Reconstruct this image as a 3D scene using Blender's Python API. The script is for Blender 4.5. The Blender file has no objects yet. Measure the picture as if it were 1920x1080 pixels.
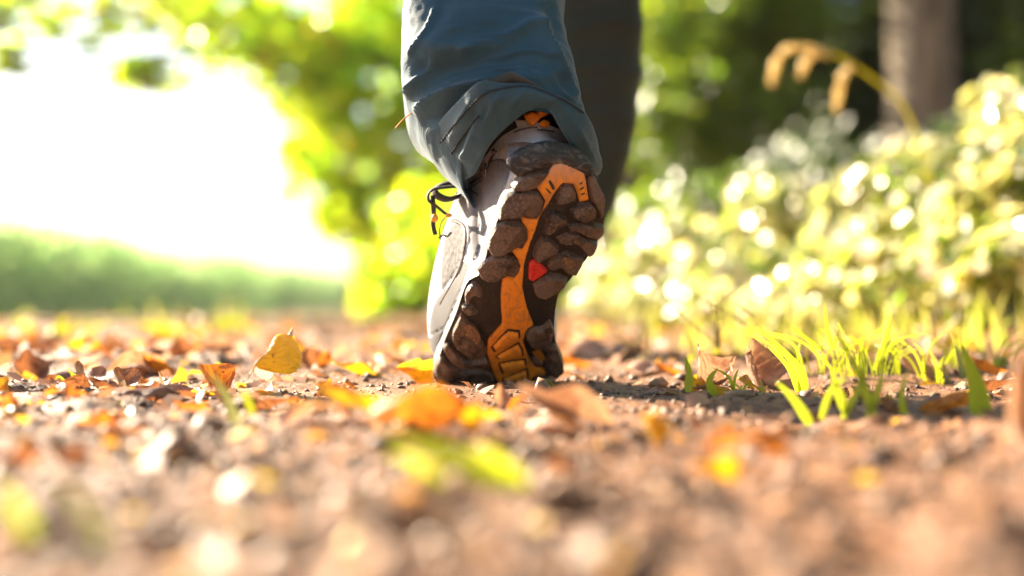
import bpy, math, random
import numpy as np
from mathutils import Vector
from mathutils.bvhtree import BVHTree
from mathutils.geometry import delaunay_2d_cdt

random.seed(7)
RNG = np.random.default_rng(7)
SC = bpy.context.scene
COL = SC.collection

# ------------------------------------------------------------------ camera, sky, sun, exposure
F = 2666.667          # 50 mm lens on a 36 mm sensor, for a frame 1920 wide
CAMH = 0.0666         # the camera stands almost on the path
HOR = 570.0
cam_d = bpy.data.cameras.new('camera')
cam_d.lens = 50; cam_d.sensor_width = 36
cam_d.shift_y = (HOR - 540.0) / 1920.0
cam_d.clip_start = 0.02; cam_d.clip_end = 2000
cam_d.dof.use_dof = True
cam_d.dof.focus_distance = 1.085
cam_d.dof.aperture_fstop = 2.35
cam = bpy.data.objects.new('camera', cam_d)
cam.location = (0, 0, CAMH); cam.rotation_euler = (math.pi / 2, 0, 0)
COL.objects.link(cam); SC.camera = cam

HAZE = 0.0006
SUN_AZ, SUN_EL = -52.0, 27.0      # degrees from +Y towards +X, and above the horizon
world = bpy.data.worlds.new('World'); SC.world = world; world.use_nodes = True
wn = world.node_tree.nodes; wl = world.node_tree.links
bg = wn['Background']; sky = wn.new('ShaderNodeTexSky')
sky.sky_type = 'NISHITA'; sky.sun_disc = False
sky.sun_elevation = math.radians(SUN_EL); sky.sun_rotation = math.radians(SUN_AZ)
sky.air_density = 1.0; sky.dust_density = 1.6; sky.ozone_density = 1.0
wl.new(sky.outputs[0], bg.inputs[0]); bg.inputs[1].default_value = 0.05

sd = bpy.data.lights.new('sun', 'SUN'); sd.energy = 5.0; sd.angle = math.radians(0.5); sd.color = (1.0, 0.85, 0.63)
sun = bpy.data.objects.new('sun', sd); COL.objects.link(sun)
a, e = math.radians(SUN_AZ), math.radians(SUN_EL)
TO_SUN = Vector((math.sin(a) * math.cos(e), math.cos(a) * math.cos(e), math.sin(e)))
sun.rotation_euler = TO_SUN.to_track_quat('Z', 'Y').to_euler()
sun.location = (-3, 1, 3)

vs = SC.view_settings
vs.view_transform = 'Standard'; vs.look = 'None'; vs.gamma = 1.0; vs.exposure = 2.65; vs.use_curve_mapping = False
SC.render.engine = 'CYCLES'
cy = SC.cycles
cy.use_denoising = True
try: cy.denoiser = 'OPENIMAGEDENOISE'
except Exception: pass
cy.max_bounces = 8; cy.diffuse_bounces = 4; cy.glossy_bounces = 3; cy.transmission_bounces = 6; cy.transparent_max_bounces = 4
cy.use_adaptive_sampling = False
cy.sample_clamp_indirect = 8.0

# ------------------------------------------------------------------ helpers
def P(px, py, D):
    """world point seen at that place of the photograph, D metres in front of the camera"""
    return np.array(((px - 960.0) / F * D, D, CAMH + (HOR - py) / F * D))

WORLD = {}
def obj(name, verts, faces, mat, parent=None, smooth=True, kind=None, origin=None):
    v = np.asarray(verts, dtype=np.float64).reshape(-1, 3)
    o = np.array(origin, dtype=float) if origin is not None else np.array((v[:, 0].mean(), v[:, 1].mean(), v[:, 2].min()))
    me = bpy.data.meshes.new(name)
    v = v - o
    if isinstance(faces, np.ndarray):
        nf, k = faces.shape
        me.vertices.add(len(v)); me.vertices.foreach_set('co', v.astype(np.float32).ravel())
        me.loops.add(nf * k); me.loops.foreach_set('vertex_index', faces.astype(np.int32).ravel())
        me.polygons.add(nf); me.polygons.foreach_set('loop_start', np.arange(0, nf * k, k, dtype=np.int32))
        me.polygons.foreach_set('loop_total', np.full(nf, k, dtype=np.int32))
        me.update(calc_edges=True)
    else:
        me.from_pydata([tuple(p) for p in v], [], faces); me.update()
    if smooth: me.polygons.foreach_set('use_smooth', np.ones(len(me.polygons), dtype=bool))
    if mat: me.materials.append(mat)
    return link(name, me, parent, o, kind)

def link(name, me, parent, o, kind=None):
    ob = bpy.data.objects.new(name, me); COL.objects.link(ob)
    w = np.array(o, dtype=float)
    if parent is not None:
        ob.parent = parent; ob.location = tuple(w - WORLD[parent.name])
    else: ob.location = tuple(w)
    WORLD[ob.name] = w
    if kind: ob['kind'] = kind
    return ob

def tag(o, label, cat, group=None, kind=None):
    o['label'] = label; o['category'] = cat
    if group: o['group'] = group
    if kind: o['kind'] = kind
    return o

def thing(name, label, cat, loc, group=None):
    o = bpy.data.objects.new(name, None); COL.objects.link(o); o.location = tuple(loc)
    o.empty_display_size = 0.05
    WORLD[o.name] = np.array(loc, dtype=float)
    return tag(o, label, cat, group)

def h2(ix, iy, s):
    n = (ix.astype(np.int64) * 374761393 + iy.astype(np.int64) * 668265263 + s * 1442695041) & 0x7fffffff
    n = ((n ^ (n >> 13)) * 1274126177) & 0x7fffffff
    return ((n ^ (n >> 16)) & 0xffff) / 65535.0
def vnoise(x, y, s=0):
    x = np.asarray(x, float); y = np.asarray(y, float)
    ix = np.floor(x); iy = np.floor(y); fx = x - ix; fy = y - iy
    fx = fx * fx * (3 - 2 * fx); fy = fy * fy * (3 - 2 * fy)
    a_ = h2(ix, iy, s); b_ = h2(ix + 1, iy, s); c_ = h2(ix, iy + 1, s); d_ = h2(ix + 1, iy + 1, s)
    return (a_ * (1 - fx) + b_ * fx) * (1 - fy) + (c_ * (1 - fx) + d_ * fx) * fy - 0.5
def fbm(x, y, s=0, o=4):
    r = 0; amp = 1; f = 1
    for i in range(o):
        r = r + amp * vnoise(np.asarray(x) * f, np.asarray(y) * f, s + i * 17); amp *= 0.5; f *= 2.03
    return r
def sstep(a_, b_, x):
    t = np.clip((np.asarray(x, float) - a_) / (b_ - a_), 0, 1); return t * t * (3 - 2 * t)

def spline(pts, n, closed=False):
    """Catmull-Rom through pts, n samples"""
    p = np.asarray(pts, float); m = len(p)
    if closed:
        t = np.linspace(0, m, n, endpoint=False); i = np.floor(t).astype(int); f = (t - i)[:, None]
        p0, p1, p2, p3 = p[(i - 1) % m], p[i % m], p[(i + 1) % m], p[(i + 2) % m]
    else:
        t = np.linspace(0, m - 1, n); i = np.minimum(np.floor(t).astype(int), m - 2); f = (t - i)[:, None]
        g = lambda k: p[np.clip(k, 0, m - 1)]
        p0, p1, p2, p3 = g(i - 1), g(i), g(i + 1), g(i + 2)
    return 0.5 * (2 * p1 + (p2 - p0) * f + (2 * p0 - 5 * p1 + 4 * p2 - p3) * f * f + (3 * p1 - p0 - 3 * p2 + p3) * f ** 3)

def tube(pts, rad, seg=8, cap=True, flat=1.0):
    p = np.asarray(pts, float); n = len(p); r = np.broadcast_to(np.asarray(rad, float), (n,))
    V = []; Fc = []
    up = np.array((0.0, 0.0, 1.0)); prev = None
    for i in range(n):
        t = p[min(i + 1, n - 1)] - p[max(i - 1, 0)]; t = t / (np.linalg.norm(t) + 1e-12)
        s = np.cross(t, up) if prev is None else prev - t * np.dot(prev, t)
        if np.linalg.norm(s) < 1e-5: s = np.cross(t, np.array((1.0, 0, 0)))
        s = s / np.linalg.norm(s); prev = s; b = np.cross(s, t)
        for k in range(seg):
            an = 2 * math.pi * k / seg
            V.append(p[i] + r[i] * (math.cos(an) * s + math.sin(an) * b * flat))
    for i in range(n - 1):
        for k in range(seg):
            Fc.append((i * seg + k, i * seg + (k + 1) % seg, (i + 1) * seg + (k + 1) % seg, (i + 1) * seg + k))
    if cap:
        Fc.append(tuple(range(seg - 1, -1, -1))); Fc.append(tuple((n - 1) * seg + k for k in range(seg)))
    return V, Fc

def merge(parts):
    V = []; Fc = []
    for v, f in parts:
        k = len(V); V.extend([tuple(x) for x in v]); Fc.extend([tuple(i + k for i in q) for q in f])
    return V, Fc

# ------------------------------------------------------------------ materials
class M:
    def __init__(s, name):
        s.m = bpy.data.materials.new(name); s.m.use_nodes = True
        s.t = s.m.node_tree; s.n = s.t.nodes; s.b = s.n['Principled BSDF']; s.out = s.n['Material Output']
    def new(s, t, **kw):
        q = s.n.new(t)
        for k, v in kw.items():
            if k in q.inputs: q.inputs[k].default_value = v
            else: setattr(q, k, v)
        return q
    def l(s, a_, b_): s.t.links.new(a_, b_)
    def coord(s, which='Object'): return s.new('ShaderNodeTexCoord').outputs[which]
    def noise(s, scale, detail=4, rough=0.55, vec=None, dist=0.0):
        q = s.new('ShaderNodeTexNoise'); q.inputs['Scale'].default_value = scale; q.inputs['Detail'].default_value = detail
        q.inputs['Roughness'].default_value = rough; q.inputs['Distortion'].default_value = dist
        s.l(vec or s.coord(), q.inputs['Vector']); return q.outputs['Fac']
    def ramp(s, fac, stops):
        q = s.new('ShaderNodeValToRGB'); el = q.color_ramp.elements
        while len(el) < len(stops): el.new(0.5)
        for x, (p_, c) in zip(el, stops):
            x.position = p_; x.color = (*c, 1) if len(c) == 3 else c
        s.l(fac, q.inputs[0]); return q.outputs[0]
    def mix(s, fac, a_, b_, mode='MIX'):
        q = s.new('ShaderNodeMix', data_type='RGBA', blend_type=mode)
        for i, v in ((0, fac), (6, a_), (7, b_)):
            if isinstance(v, (int, float)): q.inputs[i].default_value = v
            elif isinstance(v, tuple): q.inputs[i].default_value = (*v, 1)
            else: s.l(v, q.inputs[i])
        return q.outputs[2]
    def bump(s, h, strength=0.3, dist=0.002, prev=None):
        q = s.new('ShaderNodeBump'); q.inputs['Strength'].default_value = strength; q.inputs['Distance'].default_value = dist
        s.l(h, q.inputs['Height'])
        if prev: s.l(prev, q.inputs['Normal'])
        return q.outputs[0]
    def set(s, **kw):
        for k, v in kw.items():
            k = k.replace('_', ' ')
            if hasattr(v, 'is_linked'): s.l(v, s.b.inputs[k])
            else: s.b.inputs[k].default_value = (*v, 1) if isinstance(v, tuple) and len(v) == 3 else v
    def translucent(s, color, fac):
        tr = s.new('ShaderNodeBsdfTranslucent'); mx = s.new('ShaderNodeMixShader'); mx.inputs[0].default_value = fac
        if hasattr(color, 'is_linked'): s.l(color, tr.inputs[0])
        else: tr.inputs[0].default_value = (*color, 1)
        s.l(s.b.outputs[0], mx.inputs[1]); s.l(tr.outputs[0], mx.inputs[2]); s.l(mx.outputs[0], s.out.inputs[0])

def island_random(m): return m.new('ShaderNodeNewGeometry').outputs['Random Per Island']

def foliage_mat(name, stops, tstops, fac=0.5, rough=0.45, spec=0.5):
    m = M(name); r = island_random(m)
    m.set(Base_Color=m.ramp(r, stops), Roughness=rough)
    m.b.inputs['Specular IOR Level'].default_value = spec
    m.translucent(m.ramp(r, tstops), fac); return m.m

def soil_mat():
    m = M('soil'); c = m.coord()
    n1 = m.noise(9, 6, 0.6, c); n2 = m.noise(120, 5, 0.7, c); n3 = m.noise(700, 3, 0.6, c)
    base = m.ramp(n1, [(0.3, (0.075, 0.03, 0.014)), (0.7, (0.21, 0.098, 0.05))])
    base = m.mix(m.ramp(n2, [(0.42, (0, 0, 0)), (0.62, (1, 1, 1))]), base, (0.37, 0.16, 0.062))
    base = m.mix(m.ramp(n3, [(0.52, (0, 0, 0)), (0.66, (1, 1, 1))]), base, (0.035, 0.017, 0.01))
    m.set(Base_Color=base, Roughness=m.ramp(n1, [(.4, (.42,) * 3), (.65, (.66,) * 3)]))
    m.b.inputs['Specular IOR Level'].default_value = .35
    b1 = m.bump(n2, 0.7, 0.006); b2 = m.bump(n3, 0.7, 0.0018, b1); m.l(b2, m.b.inputs['Normal'])
    return m.m
def crumb_mat():
    m = M('soil_crumb'); r = island_random(m)
    col = m.ramp(r, [(0.0, (0.03, 0.015, 0.009)), (0.4, (0.08, 0.04, 0.023)), (0.8, (0.19, 0.09, 0.045)), (0.96, (0.36, 0.18, 0.085)), (1.0, (0.5, 0.3, 0.17))])
    n = m.noise(600, 3)
    m.set(Base_Color=m.mix(m.ramp(n, [(0.4, (0, 0, 0)), (0.65, (1, 1, 1))]), col, (0.2, 0.13, 0.09)), Roughness=m.ramp(r, [(0, (.65,)*3), (.6, (.58,)*3), (.85, (.5,)*3), (1, (.4,)*3)]))
    m.l(m.bump(n, 0.4, 0.001), m.b.inputs['Normal']); return m.m

def dead_leaf_mat(name, c1, c2, c3, t, fac=0.35):
    m = M(name); uv = m.coord('UV'); ob = m.coord()
    rm = m.new('ShaderNodeMath', operation='MULTIPLY_ADD'); m.l(island_random(m), rm.inputs[0]); rm.inputs[1].default_value = 37.0; m.l(m.new('ShaderNodeObjectInfo').outputs['Random'], rm.inputs[2]); rnd = rm.outputs[0]
    vec = m.new('ShaderNodeVectorMath', operation='ADD'); m.l(uv, vec.inputs[0])
    cx = m.new('ShaderNodeCombineXYZ'); m.l(rnd, cx.inputs[0]); m.l(rnd, cx.inputs[2]); m.l(cx.outputs[0], vec.inputs[1])
    n1 = m.noise(2.6, 5, 0.65, vec.outputs[0], 0.6); n2 = m.noise(11, 5, 0.75, vec.outputs[0], .3)
    col = m.ramp(n1, [(0.38, c1), (0.5, c2), (0.6, c3)])
    spots = m.ramp(n2, [(0.56, (0, 0, 0)), (0.66, (1, 1, 1))])
    col = m.mix(spots, col, (0.12, 0.045, 0.018))
    # veins: stripes running out from the midrib, from the leaf's own uv
    sep = m.new('ShaderNodeSeparateXYZ'); m.l(uv, sep.inputs[0])
    ax = m.new('ShaderNodeMath', operation='ABSOLUTE'); 
    sb = m.new('ShaderNodeMath', operation='SUBTRACT'); m.l(sep.outputs[0], sb.inputs[0]); sb.inputs[1].default_value = 0.5
    m.l(sb.outputs[0], ax.inputs[0])
    mu = m.new('ShaderNodeMath', operation='MULTIPLY_ADD'); m.l(ax.outputs[0], mu.inputs[0]); mu.inputs[1].default_value = -1.0; m.l(sep.outputs[1], mu.inputs[2])
    sn = m.new('ShaderNodeMath', operation='SINE'); ms = m.new('ShaderNodeMath', operation='MULTIPLY'); m.l(mu.outputs[0], ms.inputs[0]); ms.inputs[1].default_value = 62.0
    m.l(ms.outputs[0], sn.inputs[0])
    vein = m.ramp(sn.outputs[0], [(0.92, (0, 0, 0)), (1.0, (1, 1, 1))])
    dk = m.mix(1.0, col, (0.78, 0.7, 0.62), 'MULTIPLY')
    col = m.mix(vein, col, dk)
    m.set(Base_Color=col, Roughness=0.42)
    m.l(m.bump(n2, 0.5, 0.0012, m.bump(sn.outputs[0], 0.22, 0.001)), m.b.inputs['Normal'])
    tc = m.mix(1.0, col, t, 'MULTIPLY')
    m.translucent(tc, fac); return m.m

def grass_mat(name, a_, b_, ta, tb, fac=0.5):
    m = M(name); r = island_random(m)
    m.set(Base_Color=m.ramp(r, [(0, a_), (1, b_)]), Roughness=0.4)
    m.translucent(m.ramp(r, [(0, ta), (1, tb)]), fac); return m.m

def rubber_mat(name, mud, mudc=1.0, mcol=(0.105, 0.058, 0.034)):
    m = M(name); c = m.coord('Object'); g = m.new('ShaderNodeNewGeometry').outputs['Position']
    n1 = m.noise(45, 6, 0.65, g, 0.3); n2 = m.noise(420, 5, 0.7, g); n3 = m.noise(1500, 2, 0.5, g)
    col = m.mix(m.ramp(n1, [(mud, (0, 0, 0)), (mud + 0.2, (1, 1, 1))]), (0.017, 0.0155, 0.0165), mcol)
    col = m.mix(m.ramp(n2, [(0.6 - .13 * mudc, (0, 0, 0)), (0.8 - .13 * mudc, (mudc,) * 3)]), col, (0.2, 0.115, 0.066))
    col = m.mix(m.ramp(n3, [(0.66, (0, 0, 0)), (0.74, (0.6, 0.6, 0.6))]), col, (0.4, 0.28, 0.18))
    m.set(Base_Color=col, Roughness=m.ramp(n1, [(0.35, (0.34,) * 3), (0.65, (0.62,) * 3)]))
    b1 = m.bump(n2, 0.5, 0.0014); m.l(m.bump(n3, 0.35, 0.0006, b1), m.b.inputs['Normal']); return m.m

def scuffed_rubber():
    m = M('scuffed_black_rubber'); g = m.new('ShaderNodeNewGeometry').outputs['Position']
    mp = m.new('ShaderNodeMapping'); mp.inputs['Scale'].default_value = (1, 1, 2.6); m.l(g, mp.inputs[0])
    n1 = m.noise(90, 6, 0.75, mp.outputs[0], 0.8); n2 = m.noise(500, 4, 0.7, g)
    col = m.mix(m.ramp(n1, [(0.5, (0, 0, 0)), (0.7, (.8, .8, .8))]), (0.014, 0.014, 0.016), (0.2, 0.19, 0.19))
    m.set(Base_Color=m.mix(m.ramp(n2, [(0.6, (0, 0, 0)), (0.75, (.5, .5, .5))]), col, (0.14, 0.09, 0.06)), Roughness=0.5)
    m.l(m.bump(n2, 0.4, 0.001), m.b.inputs['Normal']); return m.m
def orange_mat():
    m = M('orange_rubber'); g = m.new('ShaderNodeNewGeometry').outputs['Position']
    mp = m.new('ShaderNodeMapping'); mp.inputs['Scale'].default_value = (1.6, 1, .7); m.l(g, mp.inputs[0])
    n1 = m.noise(95, 7, 0.75, mp.outputs[0], .8); n2 = m.noise(420, 5, 0.75, g)
    col = m.mix(m.ramp(n1, [(0.47, (0, 0, 0)), (0.66, (0.8, 0.8, 0.8))]), (0.84, 0.29, 0.02), (0.34, 0.145, 0.06))
    col = m.mix(m.ramp(n2, [(0.58, (0, 0, 0)), (0.7, (0.85, 0.85, 0.85))]), col, (0.14, 0.065, 0.028))
    # dust rubbed into the plate's heel end (a stain with its own place on the sole)
    sp = m.new('ShaderNodeSeparateXYZ'); m.l(g, sp.inputs[0])
    mr = m.new('ShaderNodeMapRange'); mr.inputs[1].default_value = 0.152; mr.inputs[2].default_value = 0.168; m.l(sp.outputs[2], mr.inputs[0])
    dm = m.new('ShaderNodeMath', operation='MULTIPLY'); m.l(mr.outputs[0], dm.inputs[0]); m.l(m.ramp(n2, [(0.3, (0.2,) * 3), (0.6, (1, 1, 1))]), dm.inputs[1])
    col = m.mix(dm.outputs[0], col, (0.55, 0.34, 0.24))
    m.set(Base_Color=col, Roughness=0.5); m.l(m.bump(n2, 0.25, 0.0006), m.b.inputs['Normal']); return m.m

def plain(name, c, rough=0.6, nscale=300, var=0.25, bump=0.2, bd=0.0006, sheen=0.0):
    m = M(name); g = m.coord()
    n = m.noise(nscale, 5, 0.65, g)
    dk = tuple(x * (1 - var) for x in c); lt = tuple(min(1, x * (1 + var)) for x in c)
    m.set(Base_Color=m.ramp(n, [(0.3, dk), (0.7, lt)]), Roughness=rough)
    if bump: m.l(m.bump(n, bump, bd), m.b.inputs['Normal'])
    if sheen: m.b.inputs['Sheen Weight'].default_value = sheen; m.b.inputs['Sheen Roughness'].default_value = 0.4
    return m.m

def cloth_mat(name, c, sheen=0.5):
    m = M(name); g = m.new('ShaderNodeNewGeometry').outputs['Position']
    w1 = m.new('ShaderNodeTexWave', wave_type='BANDS', bands_direction='DIAGONAL'); w1.inputs['Scale'].default_value = 420; w1.inputs['Distortion'].default_value = 1.2
    m.l(g, w1.inputs['Vector'])
    n = m.noise(900, 4, 0.7, g); n2 = m.noise(25, 5, 0.6, g)
    col = m.ramp(n2, [(0.3, tuple(x * 0.8 for x in c)), (0.7, tuple(x * 1.25 for x in c))])
    col = m.mix(m.ramp(n, [(0.55, (0, 0, 0)), (0.75, (0.35,) * 3)]), col, tuple(min(1, x * 2.2) for x in c))
    m.set(Base_Color=col, Roughness=0.72)
    m.b.inputs['Sheen Weight'].default_value = sheen; m.b.inputs['Sheen Roughness'].default_value = 0.35
    b1 = m.bump(w1.outputs['Fac'], 0.25, 0.0004); b2 = m.bump(n, 0.35, 0.0007, b1); m.l(m.bump(n2, 0.3, 0.004, b2), m.b.inputs['Normal'])
    return m.m

def bark_mat(name, a_, b_):
    m = M(name); g = m.new('ShaderNodeNewGeometry').outputs['Position']
    mp = m.new('ShaderNodeMapping'); mp.inputs['Scale'].default_value = (1, 1, 0.25); m.l(g, mp.inputs[0])
    n = m.noise(14, 6, 0.65, mp.outputs[0], 0.5)
    m.set(Base_Color=m.ramp(n, [(0.35, a_), (0.62, b_)]), Roughness=0.85); m.l(m.bump(n, 0.7, 0.03), m.b.inputs['Normal']); return m.m

MS = soil_mat(); MC = crumb_mat()
LEAF_MATS = {
 'yellow': dead_leaf_mat('leaf_yellow', (0.62, 0.36, 0.02), (0.74, 0.47, 0.02), (0.42, 0.17, 0.03), (1.15, 1.0, 0.6), 0.5),
 'orange': dead_leaf_mat('leaf_orange', (0.4, 0.12, 0.02), (0.62, 0.27, 0.03), (0.26, 0.09, 0.03), (1.2, 0.95, 0.6), 0.45),
 'brown': dead_leaf_mat('leaf_brown', (0.2, 0.085, 0.04), (0.34, 0.17, 0.085), (0.11, 0.045, 0.024), (1.2, 0.9, 0.6), 0.3),
 'tan': dead_leaf_mat('leaf_tan', (0.42, 0.27, 0.2), (0.5, 0.34, 0.25), (0.3, 0.17, 0.12), (1.15, 0.9, 0.6), 0.3),
 'mixed': dead_leaf_mat('leaf_yellow_and_brown', (0.4, 0.26, 0.17), (0.68, 0.42, 0.03), (0.68, 0.46, 0.04), (1.15, 1.0, 0.6), 0.45),
}
MG = grass_mat('grass_blade', (0.22, 0.28, 0.02), (0.34, 0.36, 0.03), (0.36, 0.46, 0.015), (0.58, 0.6, 0.03), 0.55)
MGD = grass_mat('grass_stalk', (0.16, 0.16, 0.05), (0.25, 0.2, 0.08), (0.3, 0.26, 0.08), (0.35, 0.26, 0.1), 0.4)
MRUB = rubber_mat('black_rubber', 0.6, 0.4, (.06, .035, .022)); MLUG = rubber_mat('muddy_rubber', 0.38, 1.0, (0.115, 0.08, 0.064))
MOR = orange_mat()
MRED = plain('red_rubber', (0.62, 0.03, 0.02), 0.5, 500, 0.35)
MSUEDE = plain('pale_grey_suede', (0.4, 0.42, 0.47), 0.85, 160, 0.22, 0.3, 0.0006, 0.3)
MMID = plain('pale_midsole_foam', (0.36, 0.32, 0.3), 0.6, 120, 0.35, 0.2)
MSUEDESHADE = plain('shaded_grey_suede', (0.026, 0.022, 0.027), 0.85, 700, 0.15, 0.3, 0.0006, 0.2)  # suede darkened so the colour carries the shade on toe and quarter
MPIPE = plain('mauve_piping', (0.045, 0.022, 0.026), 0.7)
MMESH = None
MLACE = plain('dark_lace', (0.03, 0.022, 0.022), 0.7, 1500, 0.4, 0.5)
MLIN = plain('black_lining', (0.014, 0.012, 0.013), 0.9, 900, 0.4, 0.4)
MTAB = plain('orange_webbing', (0.75, 0.25, 0.015), 0.6, 1200, 0.2, 0.4)
MBEAD = plain('orange_bead', (0.8, 0.35, 0.03), 0.35)
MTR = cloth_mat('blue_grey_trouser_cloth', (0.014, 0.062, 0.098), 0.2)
MTRSHADE = cloth_mat('shaded_trouser_cloth', (0.009, 0.021, 0.020), 0.05)  # same trousers; the front leg's shade is put into this darker colour
MTR2 = cloth_mat('trouser_lining', (0.05, 0.045, 0.03), 0.2)
MSTITCH = plain('dark_thread', (0.012, 0.014, 0.018), 0.8, 800, 0.2, 0)
MSTITCHL = plain('mauve_thread', (0.03, 0.016, 0.02), 0.8, 800, 0.2, 0)
MSKIN = plain('skin', (0.5, 0.3, 0.22), 0.5, 200, 0.1)
MJACK = cloth_mat('jacket_cloth', (0.12, 0.04, 0.03), 0.2)
MHAIR = plain('hair', (0.04, 0.025, 0.015), 0.6, 300, 0.4, 0.6, 0.003)

# ------------------------------------------------------------------ ground
def gz(x, y):
    x = np.asarray(x, float); y = np.asarray(y, float)
    near = np.exp(-((y - 1.2) / 60) ** 2)
    z = 0.012 * vnoise(x * 2.3 + 5.2, y * 2.3, 3) + 0.011 * fbm(x * 11, y * 11, 11, 3) * near
    z = z + 0.0105 * fbm(x * 34, y * 34, 23, 5) * near * (0.6 + 0.8 * sstep(-.2, .3, vnoise(x * 5, y * 5, 71)))
    k = np.exp(-(((x + 0.0) / 0.16) ** 2 + ((y - 1.18) / 0.25) ** 2))       # trodden flat under the shoe
    z = z * (1 - 0.85 * k)
    z = z - 0.006 * sstep(0.7, 0.3, y)
    z = z + 0.10 * sstep(0.42, 1.3, x) * sstep(1.0, 2.2, y)                # bank on the right
    z = z + 0.35 * sstep(1.2, 4.5, x) * sstep(1.2, 4, y)
    z = z - 0.5 * sstep(-1.6, -7.5, x) * sstep(2.0, 6.0, y)                # falls away to the field
    z = z - 0.35 * sstep(5.0, 26.0, y) * sstep(6.0, 0.5, x)
    return z

def axis(seg):
    out = []
    for a_, b_, s in seg: out.append(np.arange(a_, b_, s))
    return np.concatenate(out)
gx = axis([(-400, -60, 40), (-60, -12, 4), (-12, -3, 0.5), (-3, -0.9, 0.06), (-0.9, 0.95, 0.0042), (0.95, 3, 0.06), (3, 12, 0.5), (12, 60, 4), (60, 401, 40)])
gy = axis([(-40, -4, 6), (-4, 0.1, 0.25), (0.1, 0.3, 0.02), (0.3, 1.7, 0.0042), (1.7, 3.0, 0.014), (3.0, 7, 0.06), (7, 20, 0.5), (20, 80, 5), (80, 700, 60)])
X, Y = np.meshgrid(gx, gy)
Z = gz(X, Y)
nx, ny = len(gx), len(gy)
idx = np.arange(nx * ny).reshape(ny, nx)
quads = np.stack([idx[:-1, :-1], idx[:-1, 1:], idx[1:, 1:], idx[1:, :-1]], -1).reshape(-1, 4)
ground = obj('path_ground', np.stack([X, Y, Z], -1).reshape(-1, 3), quads, MS, kind='structure', origin=(0, 0, 0))

# soil crumbs and small stones lying on the path
def ico():
    t = (1 + 5 ** 0.5) / 2
    v = np.array([(-1, t, 0), (1, t, 0), (-1, -t, 0), (1, -t, 0), (0, -1, t), (0, 1, t), (0, -1, -t), (0, 1, -t), (t, 0, -1), (t, 0, 1), (-t, 0, -1), (-t, 0, 1)], float)
    v /= np.linalg.norm(v[0])
    f = np.array([(0, 11, 5), (0, 5, 1), (0, 1, 7), (0, 7, 10), (0, 10, 11), (1, 5, 9), (5, 11, 4), (11, 10, 2), (10, 7, 6), (7, 1, 8), (3, 9, 4), (3, 4, 2), (3, 2, 6), (3, 6, 8), (3, 8, 9), (4, 9, 5), (2, 4, 11), (6, 2, 10), (8, 6, 7), (9, 8, 1)])
    return v, f
ICV, ICF = ico()
def crumbs(n, yr, size, rng):
    yy = np.exp(rng.uniform(math.log(yr[0]), math.log(yr[1]), n))
    xx = rng.uniform(-1, 1, n) * (0.42 * yy + 0.05)
    s = size[0] * (size[1] / size[0]) ** (rng.random(n) ** 2.6)
    zz = gz(xx, yy) + s * 0.25
    V = ICV[None] * (1 + 0.28 * rng.standard_normal((n, 12, 1)).clip(-1.5, 1.5))
    V = V * (s[:, None, None] * rng.uniform(0.45, 1.5, (n, 1, 3)))
    an = rng.uniform(0, 6.28, n); c, s_ = np.cos(an)[:, None], np.sin(an)[:, None]
    V = np.stack([V[..., 0] * c - V[..., 1] * s_, V[..., 0] * s_ + V[..., 1] * c, V[..., 2] * 0.75], -1)
    V += np.stack([xx, yy, zz], -1)[:, None]
    Fc = ICF[None] + (np.arange(n) * 12)[:, None, None]
    return V.reshape(-1, 3), Fc.reshape(-1, 3)
v1, f1 = crumbs(24000, (0.3, 3.2), (0.0006, 0.0034), RNG)
v2, f2 = crumbs(420, (0.3, 3.4), (0.003, 0.0095), RNG)
k_ = np.abs(v2[:, 0]) > -1; v1 = np.vstack([v1, v2]); f1 = np.vstack([f1, f2 + len(v1) - len(v2)])
cr = obj('soil_crumbs', v1, f1, MC, smooth=False, kind='stuff', origin=(0, 0, 0))
tag(cr, 'loose brown soil crumbs and grit scattered over the path', 'soil crumbs')

# ------------------------------------------------------------------ the rear shoe: sole surface
KY = [200, 265, 300, 400, 520, 600, 660, 725, 760]
KD = [1.05, 1.040, 1.036, 1.056, 1.090, 1.125, 1.163, 1.203, 1.225]
CX = [1035, 1040, 1038, 1035, 985, 950, 940, 932, 930]
def soleD(px, py):
    px = np.asarray(px, float); py = np.asarray(py, float)
    D = sum(np.interp(py + o, KY, KD) for o in (-24, -12, 0, 12, 24)) / 5
    cx = np.interp(py, KY, CX); u = (px - cx)
    hw = np.interp(py, KY, [95, 95, 95, 112, 105, 95, 110, 120, 120])
    return D + 0.00013 * u + 0.006 * np.abs(u / hw) ** 4 * (np.abs(u / hw) < 1.6)
def soleP(px, py):
    D = soleD(px, py)
    return np.stack([(px - 960.0) / F * D, D, CAMH + (HOR - py) / F * D], -1)
def soleN(px, py):
    e_ = 4.0
    a_ = soleP(px + e_, py) - soleP(px - e_, py); b_ = soleP(px, py - e_) - soleP(px, py + e_)
    n = np.cross(a_, b_); n /= np.linalg.norm(n, axis=-1, keepdims=True)
    return np.where(n[..., 1:2] > 0, -n, n)      # towards the camera: out of the sole

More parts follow.
